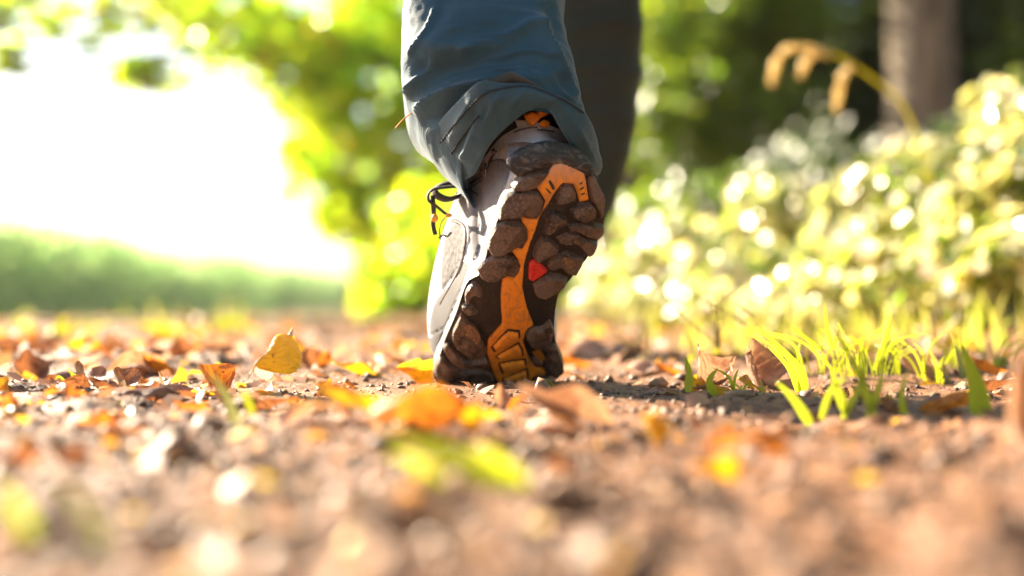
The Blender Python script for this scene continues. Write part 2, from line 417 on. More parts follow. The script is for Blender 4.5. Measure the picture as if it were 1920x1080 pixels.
def inside(poly, x, y):
    r = np.zeros(len(x), bool); n = len(poly)
    for i in range(n):
        x1, y1 = poly[i]; x2, y2 = poly[(i + 1) % n]
        c = ((y1 > y) != (y2 > y)) & (x < (x2 - x1) * (y - y1) / (y2 - y1 + 1e-12) + x1); r ^= c
    return r
def edist(poly, x, y):
    d = np.full(len(x), 1e9); n = len(poly)
    for i in range(n):
        p1 = np.array(poly[i]); p2 = np.array(poly[(i + 1) % n]); v = p2 - p1
        t = np.clip(((x - p1[0]) * v[0] + (y - p1[1]) * v[1]) / (v @ v + 1e-9), 0, 1)
        d = np.minimum(d, np.hypot(x - p1[0] - t * v[0], y - p1[1] - t * v[1]))
    return d
def resample(poly, step, smooth=True):
    p = spline(poly, max(24, 6 * len(poly)), True) if smooth else np.asarray(poly, float)
    q = np.vstack([p, p[:1]]); L = np.r_[0, np.cumsum(np.hypot(*np.diff(q, axis=0).T))]
    n = max(10, int(L[-1] / step)); t = np.linspace(0, L[-1], n, endpoint=False)
    return np.stack([np.interp(t, L, q[:, 0]), np.interp(t, L, q[:, 1])], -1)
def fill(poly, step):
    """triangulated interior of a 2-D outline with inner points"""
    lo = poly.min(0); hi = poly.max(0)
    g1, g2 = np.meshgrid(np.arange(lo[0], hi[0], step), np.arange(lo[1], hi[1], step * 0.87))
    g1[1::2] += step * 0.5
    x, y = g1.ravel(), g2.ravel(); k = inside(poly, x, y)
    x, y = x[k], y[k]; k = edist(poly, x, y) > step * 0.45; x, y = x[k], y[k]
    nb = len(poly); pts = [Vector(p) for p in poly] + [Vector((a_, b_)) for a_, b_ in zip(x, y)]
    r = delaunay_2d_cdt(pts, [(i, (i + 1) % nb) for i in range(nb)], [], 1, 1e-6)
    co = np.array([(p.x, p.y) for p in r[0]])
    return co, [tuple(f) for f in r[2]], nb
def orient(co3, tris, nrm):
    out = []
    for t in tris:
        n = np.cross(co3[t[1]] - co3[t[0]], co3[t[2]] - co3[t[0]])
        out.append(t if n @ nrm[t[0]] > 0 else t[::-1])
    return out
def pad(poly, h, r, base=0.0, step=3.2, bump=0.0, seed=0, smooth=True, bevel=False, ridge=None, skirt=0.003, surf=None, cup=0.0):
    """a raised, round-edged block standing on the sole (or on surf): h and base in metres, r (edge rounding) in pixels"""
    poly = resample(poly, step, smooth)
    co, tris, nb = fill(poly, step)
    x, y = co[:, 0], co[:, 1]
    d = edist(poly, x, y); d[:nb] = 0
    t = np.clip(d / r, 0, 1); prof = t if bevel else np.sqrt(np.clip(1 - (1 - t) ** 2, 0, 1))
    hh = base + h * prof
    if bump: hh = hh + bump * fbm(x / 14.0, y / 14.0, seed, 3) * t
    if cup: hh = hh - cup * np.clip(d / (r * 2.5), 0, 1)
    if ridge is not None:                 # a facet line across the block
        (x1, y1), (x2, y2), amp = ridge
        s_ = ((x - x1) * (y2 - y1) - (y - y1) * (x2 - x1)) / math.hypot(x2 - x1, y2 - y1)
        hh = hh - amp * np.abs(s_) / 10.0 * t
    if surf is None: B = soleP(x, y); N = soleN(x, y)
    else: B, N = surf(x, y)
    top = B + N * hh[:, None]
    nv = len(top); low = B[:nb] + N[:nb] * (base - skirt)
    V = np.vstack([top, low]); Fc = orient(V, tris, N)
    c2 = poly; area = 0.5 * np.sum(c2[:, 0] * np.roll(c2[:, 1], -1) - np.roll(c2[:, 0], -1) * c2[:, 1])
    for i in range(nb):
        j = (i + 1) % nb
        q = (i, j, nv + j, nv + i)
        Fc.append(q if area < 0 else q[::-1])
    return V, Fc

OUT = [(1046, 269), (1015, 272), (985, 281), (958, 297), (957, 312), (972, 332), (964, 356), (946, 384), (932, 414), (918, 446), (911, 482),
       (900, 502), (898, 515), (879, 526), (869, 546), (858, 580), (848, 605), (838, 628), (826, 662), (816, 687), (813, 708), (824, 721), (850, 725),
       (884, 722), (941, 717), (998, 719), (1048, 708), (1057, 692), (1055, 672), (1042, 642), (1039, 602), (1046, 556), (1060, 535), (1085, 502),
       (1104, 478), (1120, 450), (1130, 425), (1133, 394), (1129, 366), (1115, 330), (1108, 311), (1090, 291), (1072, 278)]
NO = 132
_o = np.vstack([np.array(OUT, float), [OUT[0]]]); _L = np.r_[0, np.cumsum(np.hypot(*np.diff(_o, axis=0).T))]
OUTS = spline(OUT, 8 * len(OUT), True)
_q = np.vstack([OUTS, OUTS[:1]]); _L = np.r_[0, np.cumsum(np.hypot(*np.diff(_q, axis=0).T))]
_t = np.linspace(0, _L[-1], NO, endpoint=False)
OUTS = np.stack([np.interp(_t, _L, _q[:, 0]), np.interp(_t, _L, _q[:, 1])], -1)
TPAR = _t / _L[-1]                                   # 0 at the heel, then the left side, the toe (~0.5), the right side

person = thing('person', 'walking person seen from behind with rolled blue grey trousers and muddy hiking shoes', 'person', (0.0, 1.35, 0.0))

# --- upper: from the sole's outline over the foot to the collar
NIN = -soleN(OUTS[:, 0], OUTS[:, 1])
for _ in range(14): NIN = (NIN + np.roll(NIN, 1, 0) + np.roll(NIN, -1, 0)) / 3
NIN /= np.linalg.norm(NIN, axis=1, keepdims=True)
O3 = soleP(OUTS[:, 0], OUTS[:, 1])
ctr = np.array([np.interp(OUTS[:, 1], KY, CX)]).T
COLLAR = [(0, 1016, 231, 1.062), (0.10, 945, 226, 1.08), (0.2, 902, 256, 1.105), (0.32, 889, 310, 1.13), (0.42, 868, 336, 1.155), (0.5, 866, 345, 1.165), (0.58, 890, 350, 1.17),
          (0.7, 985, 340, 1.175), (0.8, 1050, 300, 1.15), (0.9, 1064, 255, 1.095)]
cp = np.array([P(*c[1:]) for c in COLLAR]); ct = np.array([c[0] for c in COLLAR])
_cs = spline(cp, 400, True)
_ctt = np.interp(np.linspace(0, len(ct), 400, endpoint=False), np.arange(len(ct) + 1), np.r_[ct, 1.0])
C3 = np.stack([np.interp(TPAR, np.r_[_ctt, 1.0], np.r_[_cs[:, k], _cs[0, k]]) for k in range(3)], -1)
SH = [0.0, 0.08, 0.16, 0.24, 0.30, 0.36, 0.42, 0.47, 0.52, 0.60, 0.68, 0.76, 0.85, 0.93, 1.0]
def per(vals): return np.interp(TPAR, SH, vals)[:, None]
H1 = per([.018, .022, .028, .030, .029, .028, .028, .032, .038, .036, .034, .032, .030, .022, .018])   # how far the wall climbs straight up
H2 = per([.010, .014, .020, .026, .034, .044, .054, .060, .060, .050, .036, .026, .018, .012, .010])   # fullness under the collar
tan = np.roll(O3, -1, 0) - np.roll(O3, 1, 0); tan /= np.linalg.norm(tan, axis=1, keepdims=True)
OUTW = np.cross(NIN, tan); OUTW /= np.linalg.norm(OUTW, axis=1, keepdims=True)
cen3 = O3.mean(0)
sgn = np.sign(np.sum((O3 - cen3) * OUTW, 1)); sgn = 1.0 if np.sum(sgn) > 0 else -1.0
OUTW = OUTW * sgn
for _ in range(6): OUTW = (OUTW + np.roll(OUTW, 1, 0) + np.roll(OUTW, -1, 0)) / 3
BUL = per([.003, .002, .002, .005, .014, .023, .031, .024, .012, .034, .040, .016, .004, .002, .003])
MIDH = 0.020
P0 = O3 + NIN * MIDH - OUTW * 0.001
P1 = P0 + NIN * H1 + OUTW * BUL
P3 = C3
dirn = P0.mean(0) - C3.mean(0)
P2 = P3 + (P1 - P3) * 0.42 + NIN * H2 * 0.55
NR = 30
rows = []
for k in range(NR + 1):
    t = k / NR
    rows.append((1 - t) ** 3 * P0 + 3 * t * (1 - t) ** 2 * P1 + 3 * t * t * (1 - t) * P2 + t ** 3 * P3)
inner = C3 + (C3.mean(0) - C3) * 0.10
rows.append(inner)
down = inner - NIN.mean(0) * 0.03
rows.append(down)
UV_ = np.concatenate(rows)
def outward(V, Fc, n):
    """turn the faces of a ring mesh so that they look away from the middle of their own ring"""
    k = len(Fc) // 3; f = Fc[k]; r_ = (f.min() // n) * n; c = V[r_:r_ + n].mean(0)
    nn = np.cross(V[f[1]] - V[f[0]], V[f[2]] - V[f[1]])
    return Fc if nn @ (V[f[0]] - c) > 0 else Fc[:, ::-1].copy()
def ringfaces(nr, n, flip=False):
    i = np.arange(nr - 1)[:, None] * n; k = np.arange(n)[None]; k2 = (k + 1) % n
    f = np.stack([i + k, i + k2, i + n + k2, i + n + k], -1).reshape(-1, 4)
    return f[:, ::-1] if flip else f
UF = ringfaces(len(rows), NO)
shoe = obj('hiking_shoe', UV_, UF, MSUEDE, person); shoe['label'] = 'rear hiking shoe on its toe with muddy sole and orange plate facing backwards'
UBVH = BVHTree.FromPolygons([Vector(p) for p in UV_], [tuple(int(q) for q in f) for f in UF])
CAMV = Vector((0, 0, CAMH))
def hit(bvh, px, py):
    d = Vector(((px - 960) / F, 1.0, (HOR - py) / F)); d.normalize()
    loc, n, i, dist = bvh.ray_cast(CAMV, d, 4.0)
    if loc is None: return None, None
    if n.dot(d) > 0: n = -n
    return np.array(loc), np.array(n)
def on_surface(bvh):
    def f(x, y):
        B = []; N = []; last = None
        for a_, b_ in zip(x, y):
            l, n = hit(bvh, a_, b_)
            if l is None:
                best = bvh.find_nearest(Vector(P(a_, b_, last[1] if last is not None else 1.12)))
                l = np.array(best[0]); n = np.array(best[1]); n = n if n[1] < 0 else -n
            B.append(l); N.append(n); last = l
        N = np.array(N); return np.array(B), N
    return f
def line_on(bvh, pts, n, off):
    out = []
    for px, py in spline(pts, n):
        l, nn = hit(bvh, px, py)
        if l is not None: out.append(l + nn * off)
    return out
def stitches(bvh, pts, step=4.4, rad=0.0006, off=0.0014):
    p = spline(pts, 200); L = np.r_[0, np.cumsum(np.hypot(*np.diff(p, axis=0).T))]
    parts = []
    for s_ in np.arange(0, L[-1] - step * 0.6, step):
        seg = []
        for q in (s_, s_ + step * 0.3, s_ + step * 0.6):
            l, nn = hit(bvh, np.interp(q, L, p[:, 0]), np.interp(q, L, p[:, 1]))
            if l is not None: seg.append(l + nn * off)
        if len(seg) == 3: parts.append(tube(seg, rad, 5))
    return merge(parts)

# --- midsole wall, outsole slab
rows = [O3 + NIN * 0.007 - OUTW * 0.0012, O3 + NIN * 0.009 + OUTW * 0.0012, O3 + NIN * 0.015 + OUTW * 0.002, O3 + NIN * 0.0205 + OUTW * 0.0012, O3 + NIN * 0.0215 - OUTW * 0.002, O3 + NIN * 0.018 - OUTW * 0.008]
obj('midsole', np.concatenate(rows), ringfaces(len(rows), NO), MMID, shoe)
co, tris, nb = fill(OUTS, 5.0)
Bv = soleP(co[:, 0], co[:, 1]); Nv = soleN(co[:, 0], co[:, 1])
Bv = Bv + Nv * (0.0012 * fbm(co[:, 0] / 25, co[:, 1] / 25, 5, 3))[:, None]
rim = [Bv[:nb] + NIN * 0.003 + OUTW * 0.0012, Bv[:nb] + NIN * 0.0085 + OUTW * 0.001, Bv[:nb] + NIN * 0.0085 - OUTW * 0.004]
V = np.vstack([Bv] + rim); Fc = orient(V, tris, Nv); n0 = len(Bv); prev = list(range(nb))
for r_ in range(3):
    cur = [n0 + r_ * nb + i for i in range(nb)]
    for i in range(nb): Fc.append((prev[i], prev[(i + 1) % nb], cur[(i + 1) % nb], cur[i]))
    prev = cur
obj('outsole', V, Fc, MRUB, shoe)
# dark heel bumper climbing up the heel counter
bump_poly = [(952, 300), (962, 286), (980, 276), (1010, 266), (1040, 264), (1072, 273), (1096, 290), (1112, 312), (1104, 330), (1075, 318), (1040, 308), (1005, 318), (975, 330), (956, 318)]
v_, f_ = pad(bump_poly, 0.004, 10, base=0.0005, seed=3, bump=0.0012)
obj('heel_bumper', v_, f_, scuffed_rubber(), shoe)

# --- orange plate and its ribs
SPINE = [(1006, 351), (1020, 330), (1036, 309), (1048, 304), (1070, 305), (1090, 310), (1096, 330), (1103, 374), (1086, 377), (1080, 358), (1074, 344), (1054, 342), (1046, 350), (1033, 370), (1020, 390),
         (1010, 407), (1003, 430), (994, 452), (987, 475), (982, 495), (979, 536), (983, 556), (988, 576), (1000, 607), (989, 612), (984, 622), (981, 640), (990, 665), (1000, 680), (1020, 688), (1024, 698), (1000, 704), (990, 718),
         (952, 717), (931, 712), (922, 690), (912, 658), (915, 633), (930, 616), (941, 604), (939, 575), (938, 553), (940, 530), (942, 519), (952, 514), (962, 519), (971, 503), (970, 485), (960, 470), (962, 461), (970, 463), (979, 465), (989, 447),
         (988, 430), (978, 414), (976, 404), (990, 408), (1006, 409), (1016, 396), (1022, 376), (1014, 362)]
v_, f_ = pad(SPINE, 0.0022, 3.0, base=0.0008, step=2.6, smooth=False)
plate = obj('orange_plate', v_, f_, MOR, shoe)
RIBS = [([(922, 643), (936, 627), (951, 614), (971, 616), (972, 628), (950, 641), (928, 651)], ((930, 640), (968, 618), 0.0008)),
        ([(929, 661), (948, 650), (970, 638), (977, 650), (978, 661), (955, 664), (936, 666)], ((935, 664), (975, 646), 0.001)),
        ([(935, 675), (960, 670), (982, 668), (984, 679), (962, 688), (942, 693)], ((938, 684), (984, 676), 0.001)),
        ([(941, 704), (965, 694), (986, 686), (988, 703), (965, 708), (946, 710)], ((944, 708), (986, 693), 0.001)),
        ([(950, 715), (985, 711), (986, 718), (955, 722)], None)]
for poly, rd in RIBS:
    c_ = np.mean(poly, 0); v_, f_ = pad([tuple(c_ + (np.array(q) - c_) * np.array((1.13, 1.22))) for q in poly], 0.0005, 2, base=0.0029, step=2.2, smooth=False, skirt=0.001)
    obj('plate_groove', v_, f_, MRUB, shoe)
    v_, f_ = pad(poly, 0.0042, 4.5, base=0.002, step=2.2, ridge=rd, smooth=False, seed=int(poly[0][0]), bump=0.0004)
    obj('orange_rib', v_, f_, MOR, shoe)
# dark slots pressed into the plate by the heel
for poly in ([(1026, 338), (1030, 335), (1038, 348), (1037, 353), (1033, 352)], [(1020, 351), (1023, 350), (1031, 358), (1029, 361)], [(1084, 351), (1091, 347), (1092, 350), (1086, 354)], [(1086, 361), (1093, 358), (1094, 361), (1088, 364)], [(1083, 341), (1089, 338), (1090, 340), (1085, 344)]):
    v_, f_ = pad(poly, 0.0005, 2, base=0.0029, step=1.6, skirt=0.001)
    obj('plate_slot', v_, f_, MRUB, shoe)
# --- tread lugs
LUGS = [
 [(966, 338), (980, 326), (1005, 322), (1030, 318), (1020, 332), (1005, 350), (985, 354), (963, 357), (960, 348)],
 [(940, 386), (950, 366), (968, 357), (990, 357), (1007, 361), (1017, 376), (1014, 393), (1004, 406), (991, 405), (980, 401), (960, 405), (936, 410)],
 [(919, 444), (930, 422), (945, 415), (972, 416), (986, 428), (988, 446), (979, 460), (966, 461), (958, 464), (945, 471), (924, 475), (915, 462)],
 [(896, 503), (908, 489), (925, 479), (948, 475), (967, 482), (975, 494), (970, 511), (960, 519), (950, 512), (938, 516), (922, 523), (904, 520)],
 [(1048, 347), (1062, 343), (1072, 346), (1078, 362), (1076, 374), (1055, 379), (1040, 381), (1040, 368)],
 [(1107, 322), (1118, 340), (1130, 370), (1131, 396), (1124, 410), (1114, 390), (1106, 376), (1101, 345)],
 [(1070, 392), (1086, 380), (1103, 377), (1115, 388), (1113, 405), (1096, 413), (1080, 408), (1070, 402)],
 [(1020, 425), (1028, 402), (1040, 396), (1060, 405), (1062, 417), (1045, 424), (1028, 434), (1017, 435)],
 [(1066, 420), (1085, 416), (1110, 414), (1128, 420), (1130, 432), (1118, 448), (1100, 440), (1083, 432), (1068, 432)],
 [(998, 478), (1004, 458), (1013, 443), (1028, 444), (1046, 462), (1044, 471), (1025, 478), (1006, 487)],
 [(1044, 446), (1062, 436), (1084, 432), (1096, 443), (1118, 452), (1112, 474), (1104, 480), (1088, 466), (1080, 455), (1064, 456), (1050, 456)],
 [(1026, 490), (1040, 478), (1062, 471), (1080, 474), (1092, 484), (1086, 500), (1077, 514), (1060, 508), (1050, 497), (1034, 503), (1026, 500)],
 [(1000, 532), (1015, 520), (1030, 512), (1048, 512), (1062, 520), (1056, 534), (1040, 545), (1020, 552), (1004, 550)],
 [(858, 602), (866, 588), (880, 606), (898, 632), (911, 648), (908, 662), (888, 668), (868, 660), (852, 642), (849, 622)],
 [(834, 646), (845, 642), (862, 662), (886, 672), (910, 668), (917, 690), (896, 684), (870, 687), (850, 676), (836, 660)],
 [(822, 676), (832, 668), (850, 684), (872, 692), (900, 690), (918, 696), (924, 712), (895, 717), (862, 717), (832, 712), (818, 700)],
 [(872, 548), (880, 533), (892, 528), (902, 540), (903, 553), (890, 551), (882, 562), (874, 566)],
 [(866, 572), (875, 566), (886, 572), (896, 584), (884, 586), (872, 584)],
 [(986, 624), (1000, 614), (1016, 611), (1030, 600), (1036, 622), (1026, 643), (1008, 650), (992, 642)],
 [(1022, 656), (1040, 645), (1050, 664), (1055, 688), (1042, 704), (1020, 708), (1026, 694), (1018, 682)],
 [(998, 670), (1010, 664), (1018, 676), (1010, 684), (1000, 682)],
 [(1002, 708), (1024, 704), (1040, 708), (1020, 716), (998, 717)],
]
for i, poly in enumerate(LUGS):
    c_ = np.mean(poly, 0); poly = [tuple(c_ + (np.array(q) - c_) * 1.06) for q in poly]
    fore = i >= 13
    rd = None
    if not fore: c_ = np.mean(poly, 0); rd = ((c_[0] - 8, c_[1] + 14), (c_[0] + 12, c_[1] - 14), 0.0013)
    v_, f_ = pad(poly, 0.0042 if fore else 0.0068, 3.4, base=0.0002, step=2.3, bump=0.0024 if fore else 0.0007, seed=40 + i, ridge=rd, smooth=fore, bevel=True)
    lug = obj('tread_lug', v_, f_, MLUG, shoe); lug.data.set_sharp_from_angle(angle=0.22)
v_, f_ = pad([(991, 490), (997, 485), (1004, 484), (1012, 491), (1027, 504), (1014, 514), (998, 524), (990, 521), (990, 505)], 0.0035, 5, base=0.001, step=2.4, cup=0.0014, smooth=False)
lg = obj('sole_emblem', v_, f_, MRED, shoe); lg['label'] = 'small red rubber wedge set into the sole'
# dried mud patch and a torn leaf scrap on the sole
MMUD = plain('dry_mud', (0.2, 0.11, 0.055), 0.9, 420, 0.6, 0.6, 0.001)
v_, f_ = pad([(868, 606), (876, 600), (888, 606), (898, 620), (900, 628), (893, 640), (884, 628), (871, 622), (874, 613)], 0.0009, 9, base=0.0041, step=2.0, bump=0.0022, seed=9)
obj('mud_patch', v_, f_, MMUD, shoe)
v_, f_ = pad([(1052, 472), (1064, 476), (1072, 486), (1066, 494), (1056, 488)], 0.0007, 6, base=0.0066, step=2.4, bump=0.001, seed=19)
obj('mud_patch', v_, f_, MMUD, shoe)

# --- heel counter, mesh panel, seams, laces
ups = on_surface(UBVH)
def panel(name, poly, mat, h=0.0012, r=4, base=0.0, step=3.0, **kw):
    v, f = pad(poly, h, r, base=base, step=step, surf=ups, skirt=0.001, **kw)
    return obj(name, v, f, mat, shoe)
def mesh_fabric():
    m = M('mauve_mesh_fabric'); g = m.new('ShaderNodeNewGeometry').outputs['Position']
    vo = m.new('ShaderNodeTexVoronoi'); vo.inputs['Scale'].default_value = 380
    mp = m.new('ShaderNodeMapping'); mp.inputs['Scale'].default_value = (1, 1, 0.55); m.l(g, mp.inputs[0]); m.l(mp.outputs[0], vo.inputs['Vector'])
    f_ = vo.outputs['Distance']
    m.set(Base_Color=m.ramp(f_, [(0.34, (0.004, 0.002, 0.003)), (0.7, (0.05, 0.04, 0.046))]), Roughness=0.8)
    m.l(m.bump(f_, 0.6, 0.001), m.b.inputs['Normal']); return m.m
MMESH = mesh_fabric()
panel('mesh_panel', [(846, 424), (860, 420), (868, 430), (871, 450), (866, 482), (857, 508), (843, 528), (830, 545), (827, 520), (829, 486), (833, 455)], MMESH, 0.0012, 3)
panel('side_overlay', [(884, 340), (905, 318), (925, 300), (948, 300), (956, 318), (950, 345), (932, 385), (908, 440), (890, 490), (880, 470), (878, 430), (870, 412), (852, 408), (846, 396), (862, 372)], plain('mid_grey_suede', (0.115, 0.11, 0.12), 0.85, 300, 0.25, 0.3, 0.0006, 0.2), 0.0011, 3)
panel('quarter_overlay', [(838, 612), (826, 618), (806, 628), (808, 590), (818, 562), (832, 545), (848, 530), (862, 508), (870, 490), (878, 500), (876, 520), (862, 552), (850, 582)], MSUEDESHADE, 0.0009, 3)
panel('toe_overlay', [(800, 640), (812, 628), (836, 614), (829, 640), (820, 668), (808, 676), (800, 662)], MSUEDESHADE, 0.0012, 3)
for nm, pts, rd, mt in (('piping', [(848, 414), (866, 420), (874, 436), (872, 470), (862, 505), (846, 535), (826, 570)], 0.0011, MPIPE),
                        ('seam', [(803, 636), (818, 628), (836, 615)], 0.0006, MLACE),
                        ('seam', [(832, 650), (846, 612), (858, 580), (870, 552), (886, 526)], 0.0009, MPIPE),
                        ('piping', [(905, 322), (918, 303), (928, 282)], 0.0022, MPIPE)):
    pts3 = line_on(UBVH, pts, 40, 0.0004)
    if len(pts3) > 3:
        v, f = tube(pts3, rd, 6); obj(nm, v, f, mt, shoe)
st = [stitches(UBVH, [(820, 394), (850, 370), (880, 348), (908, 330)]), stitches(UBVH, [(826, 396), (856, 374), (884, 353), (910, 336)]), stitches(UBVH, [(828, 440), (840, 418), (856, 412), (870, 420), (878, 440), (874, 480), (862, 515)]),
      stitches(UBVH, [(965, 250), (990, 243), (1015, 242), (1040, 246)])]
v, f = merge([s_ for s_ in st if s_[0]]); obj('stitching', v, f, MSTITCHL, shoe, kind='stuff')
# laces: loop out over the tongue, with an orange bead
def lace(pts, rad, flat=0.3):
    q = spline([P(*p_) for p_ in pts], 40); v, f = tube(q, rad, 8, flat=flat); return obj('lace', v, f, MLACE, shoe)
lace([(872, 352, 1.150), (850, 350, 1.140), (828, 352, 1.136), (812, 355, 1.134), (803, 364, 1.134), (804, 376, 1.134), (820, 388, 1.136), (838, 403, 1.14)], [0.0042] * 40)
lace([(884, 356, 1.13), (900, 366, 1.118), (914, 376, 1.108), (924, 392, 1.10)], [0.0024] * 40)
lace([(868, 346, 1.158), (840, 344, 1.15), (822, 350, 1.148), (815, 358, 1.147), (822, 368, 1.147), (840, 374, 1.15), (860, 368, 1.155)], [0.0065] * 40)
lace([(811, 366, 1.139), (812, 384, 1.14), (813, 400, 1.142), (812, 422, 1.144), (816, 440, 1.146)], [0.0022] * 40)
lace([(838, 403, 1.14), (828, 416, 1.14), (824, 432, 1.142), (826, 450, 1.144)], [0.0016] * 40)
lace([(824, 446, 1.142), (832, 440, 1.138), (838, 444, 1.136), (846, 436, 1.134)], [0.0018] * 40)
def ball(c, r, sq=(1, 1, 1), n=10):
    V = []; Fc = []
    for i in range(n + 1):
        th = math.pi * i / n
        for k in range(2 * n):
            ph = math.pi * k / n
            V.append((c[0] + r * sq[0] * math.sin(th) * math.cos(ph), c[1] + r * sq[1] * math.sin(th) * math.sin(ph), c[2] + r * sq[2] * math.cos(th)))
    for i in range(n):
        for k in range(2 * n):
            Fc.append((i * 2 * n + k, i * 2 * n + (k + 1) % (2 * n), (i + 1) * 2 * n + (k + 1) % (2 * n), (i + 1) * 2 * n + k))
    return V, Fc
v, f = ball(P(815, 409, 1.140), 0.0033, (0.95, 1, 1.05)); obj('lace_bead', v, f, MBEAD, shoe)
v, f = ball(P(841, 404, 1.137), 0.0024, (1.2, 1, 0.8)); obj('lace_eyelet', v, f, MBEAD, shoe)
# collar lining, sock and the orange pull tab
def ellring(c, a_, b_, n=40): return [c + math.cos(2 * math.pi * k / n) * a_ + math.sin(2 * math.pi * k / n) * b_ for k in range(n)]
c0 = P(985, 265, 1.115); rows = []
for c_, s_ in ((c0 + np.array((0, 0, -0.02)), 1.0), (c0, 1.0), (P(985, 205, 1.115), 0.96), (P(970, 140, 1.118), 1.0), (P(955, 60, 1.13), 1.1), (P(945, -80, 1.18), 1.25)):
    rows += ellring(np.array(c_), np.array((0.034, 0, 0.0)) * s_, np.array((0, -0.044, 0.016)) * s_)
obj('sock', rows, ringfaces(6, 40), MLIN, person)
tabs = [[(983, 216), (996, 210), (1012, 214), (1026, 207), (1027, 214), (1014, 221), (1003, 233), (996, 235), (988, 228)], [(1011, 230), (1020, 224), (1030, 228), (1031, 235), (1022, 239), (1013, 236)], [(1006, 210), (1026, 206), (1026, 213), (1012, 218)]]
def tabsurf(x, y):
    B = np.array([P(a_, b_, 1.062 - 0.004 * math.sin((a_ - 983) / 48 * 3.1)) for a_, b_ in zip(x, y)]); return B, np.tile(np.array((0.1, -0.95, 0.2)), (len(x), 1))
for tb in tabs:
    v, f = pad(tb, 0.0022, 4, base=0, step=2.0, surf=tabsurf, smooth=False, skirt=0.002); obj('pull_tab', v, f, MTAB, shoe)

# ------------------------------------------------------------------ trousers
def px_of(p):
    return 960 + p[:, 0] / p[:, 1] * F, HOR - (p[:, 2] - CAMH) / p[:, 1] * F
def ridge_sum(x, y, ridges):
    r = np.zeros(len(x))
    for pts, amp, w, kind in ridges:
        d = np.full(len(x), 1e9); pp = spline(pts, 24) if len(pts) > 2 else np.asarray(pts, float)
        endf = np.ones(len(x))
        for i in range(len(pp) - 1):
            v = pp[i + 1] - pp[i]; t = np.clip(((x - pp[i, 0]) * v[0] + (y - pp[i, 1]) * v[1]) / (v @ v + 1e-9), 0, 1)
            d = np.minimum(d, np.hypot(x - pp[i, 0] - t * v[0], y - pp[i, 1] - t * v[1]))
        r += amp * (np.exp(-d / w) if kind == 's' else np.exp(-(d / w) ** 2))
    return r
def leg_rows(sec, nrow, nang, power=3.3, low=None):
    """closed sections: left point, right point (px), depth, depth radius, rise of the near side (px)"""
    arr = []
    for (lx, ly), (rx, ry), D, r, raise_ in sec:
        L = P(lx, ly, D); R = P(rx, ry, D); arr.append(np.r_[L, R, r, raise_ / F * D])
    arr = spline(arr, nrow)
    th = np.linspace(0, 2 * math.pi, nang, endpoint=False)
    c, s = np.cos(th), np.sin(th)
    ce = np.sign(c) * np.abs(c) ** (2 / power); se = np.sign(s) * np.abs(s) ** (2 / power)
    out = []
    for iq, q in enumerate(arr):
        if low:
            pw = low + (power - low) * float(sstep(.16, .36, iq / nrow)); ce = np.sign(c) * np.abs(c) ** (2 / pw); se = np.sign(s) * np.abs(s) ** (2 / pw)
        L, R, r, up = q[:3], q[3:6], q[6], q[7]
        C = (L + R) / 2; A = (R - L) / 2
        out.append(C + ce[:, None] * A + se[:, None] * np.array((0, -r, up)))
    return np.array(out)
REAR = [((862, 330), (1108, 315), 1.09, .050, 100), ((826, 290), (1112, 290), 1.095, .054, 100), ((798, 264), (1108, 258), 1.10, .057, 100), ((772, 226), (1092, 228), 1.105, .059, 95), ((757, 190), (1078, 195), 1.11, .060, 92),
        ((756, 130), (1064, 150), 1.12, .061, 88), ((760, 65), (1059, 100), 1.13, .061, 80), ((765, 0), (1055, 40), 1.145, .061, 75), ((768, -60), (1054, -30), 1.165, .062, 70),
        ((772, -150), (1056, -120), 1.23, .068, 60), ((778, -245), (1062, -240), 1.34, .078, 40), ((800, -500), (1110, -500), 1.42, .088, 20), ((830, -860), (1190, -860), 1.50, .10, 0), ((850, -1060), (1200, -1060), 1.55, .11, 0)]
FOLDS = [([(812, 84), (850, 48), (900, 4)], .0045, 26, 'g'), ([(870, 98), (925, 80), (962, 62), (990, 43), (1012, 44)], 0.0075, 9, 's'), ([(1008, 44), (1035, 90), (1056, 140), (1072, 178)], 0.0081, 9, 's'),
         ([(776, 212), (815, 186), (850, 172), (905, 156)], 0.0094, 9, 's'), ([(768, 174), (790, 142), (812, 116)], 0.0075, 6, 's'), ([(980, 150), (1010, 146), (1032, 138)], .005, 16, 'g'),
         ([(800, 130), (870, 122), (950, 118)], -.006, 22, 'g'), ([(780, 232), (800, 225), (860, 200)], -.006, 14, 'g'), ([(905, 20), (925, 60), (935, 90)], 0.0025, 4, 's'), ([(940, 18), (985, 26), (1030, 40)], 0.0037, 6, 's'),
         ([(1030, 20), (1045, 70)], -.004, 14, 'g'), ([(830, 100), (900, 70)], .003, 14, 'g'), ([(770, 100), (800, 60), (815, 20)], 0.0050, 4, 's'), ([(840, 150), (900, 130), (985, 128)], 0.0035, 4, 's'), ([(930, 108), (985, 96), (1030, 104)], 0.0037, 4, 's'), ([(850, 60), (905, 44), (950, 36)], 0.0037, 4, 's'), ([(1030, 150), (1060, 185), (1085, 200)], 0.0037, 4, 's'), ([(790, 215), (830, 205), (850, 215)], 0.0037, 4, 's')]
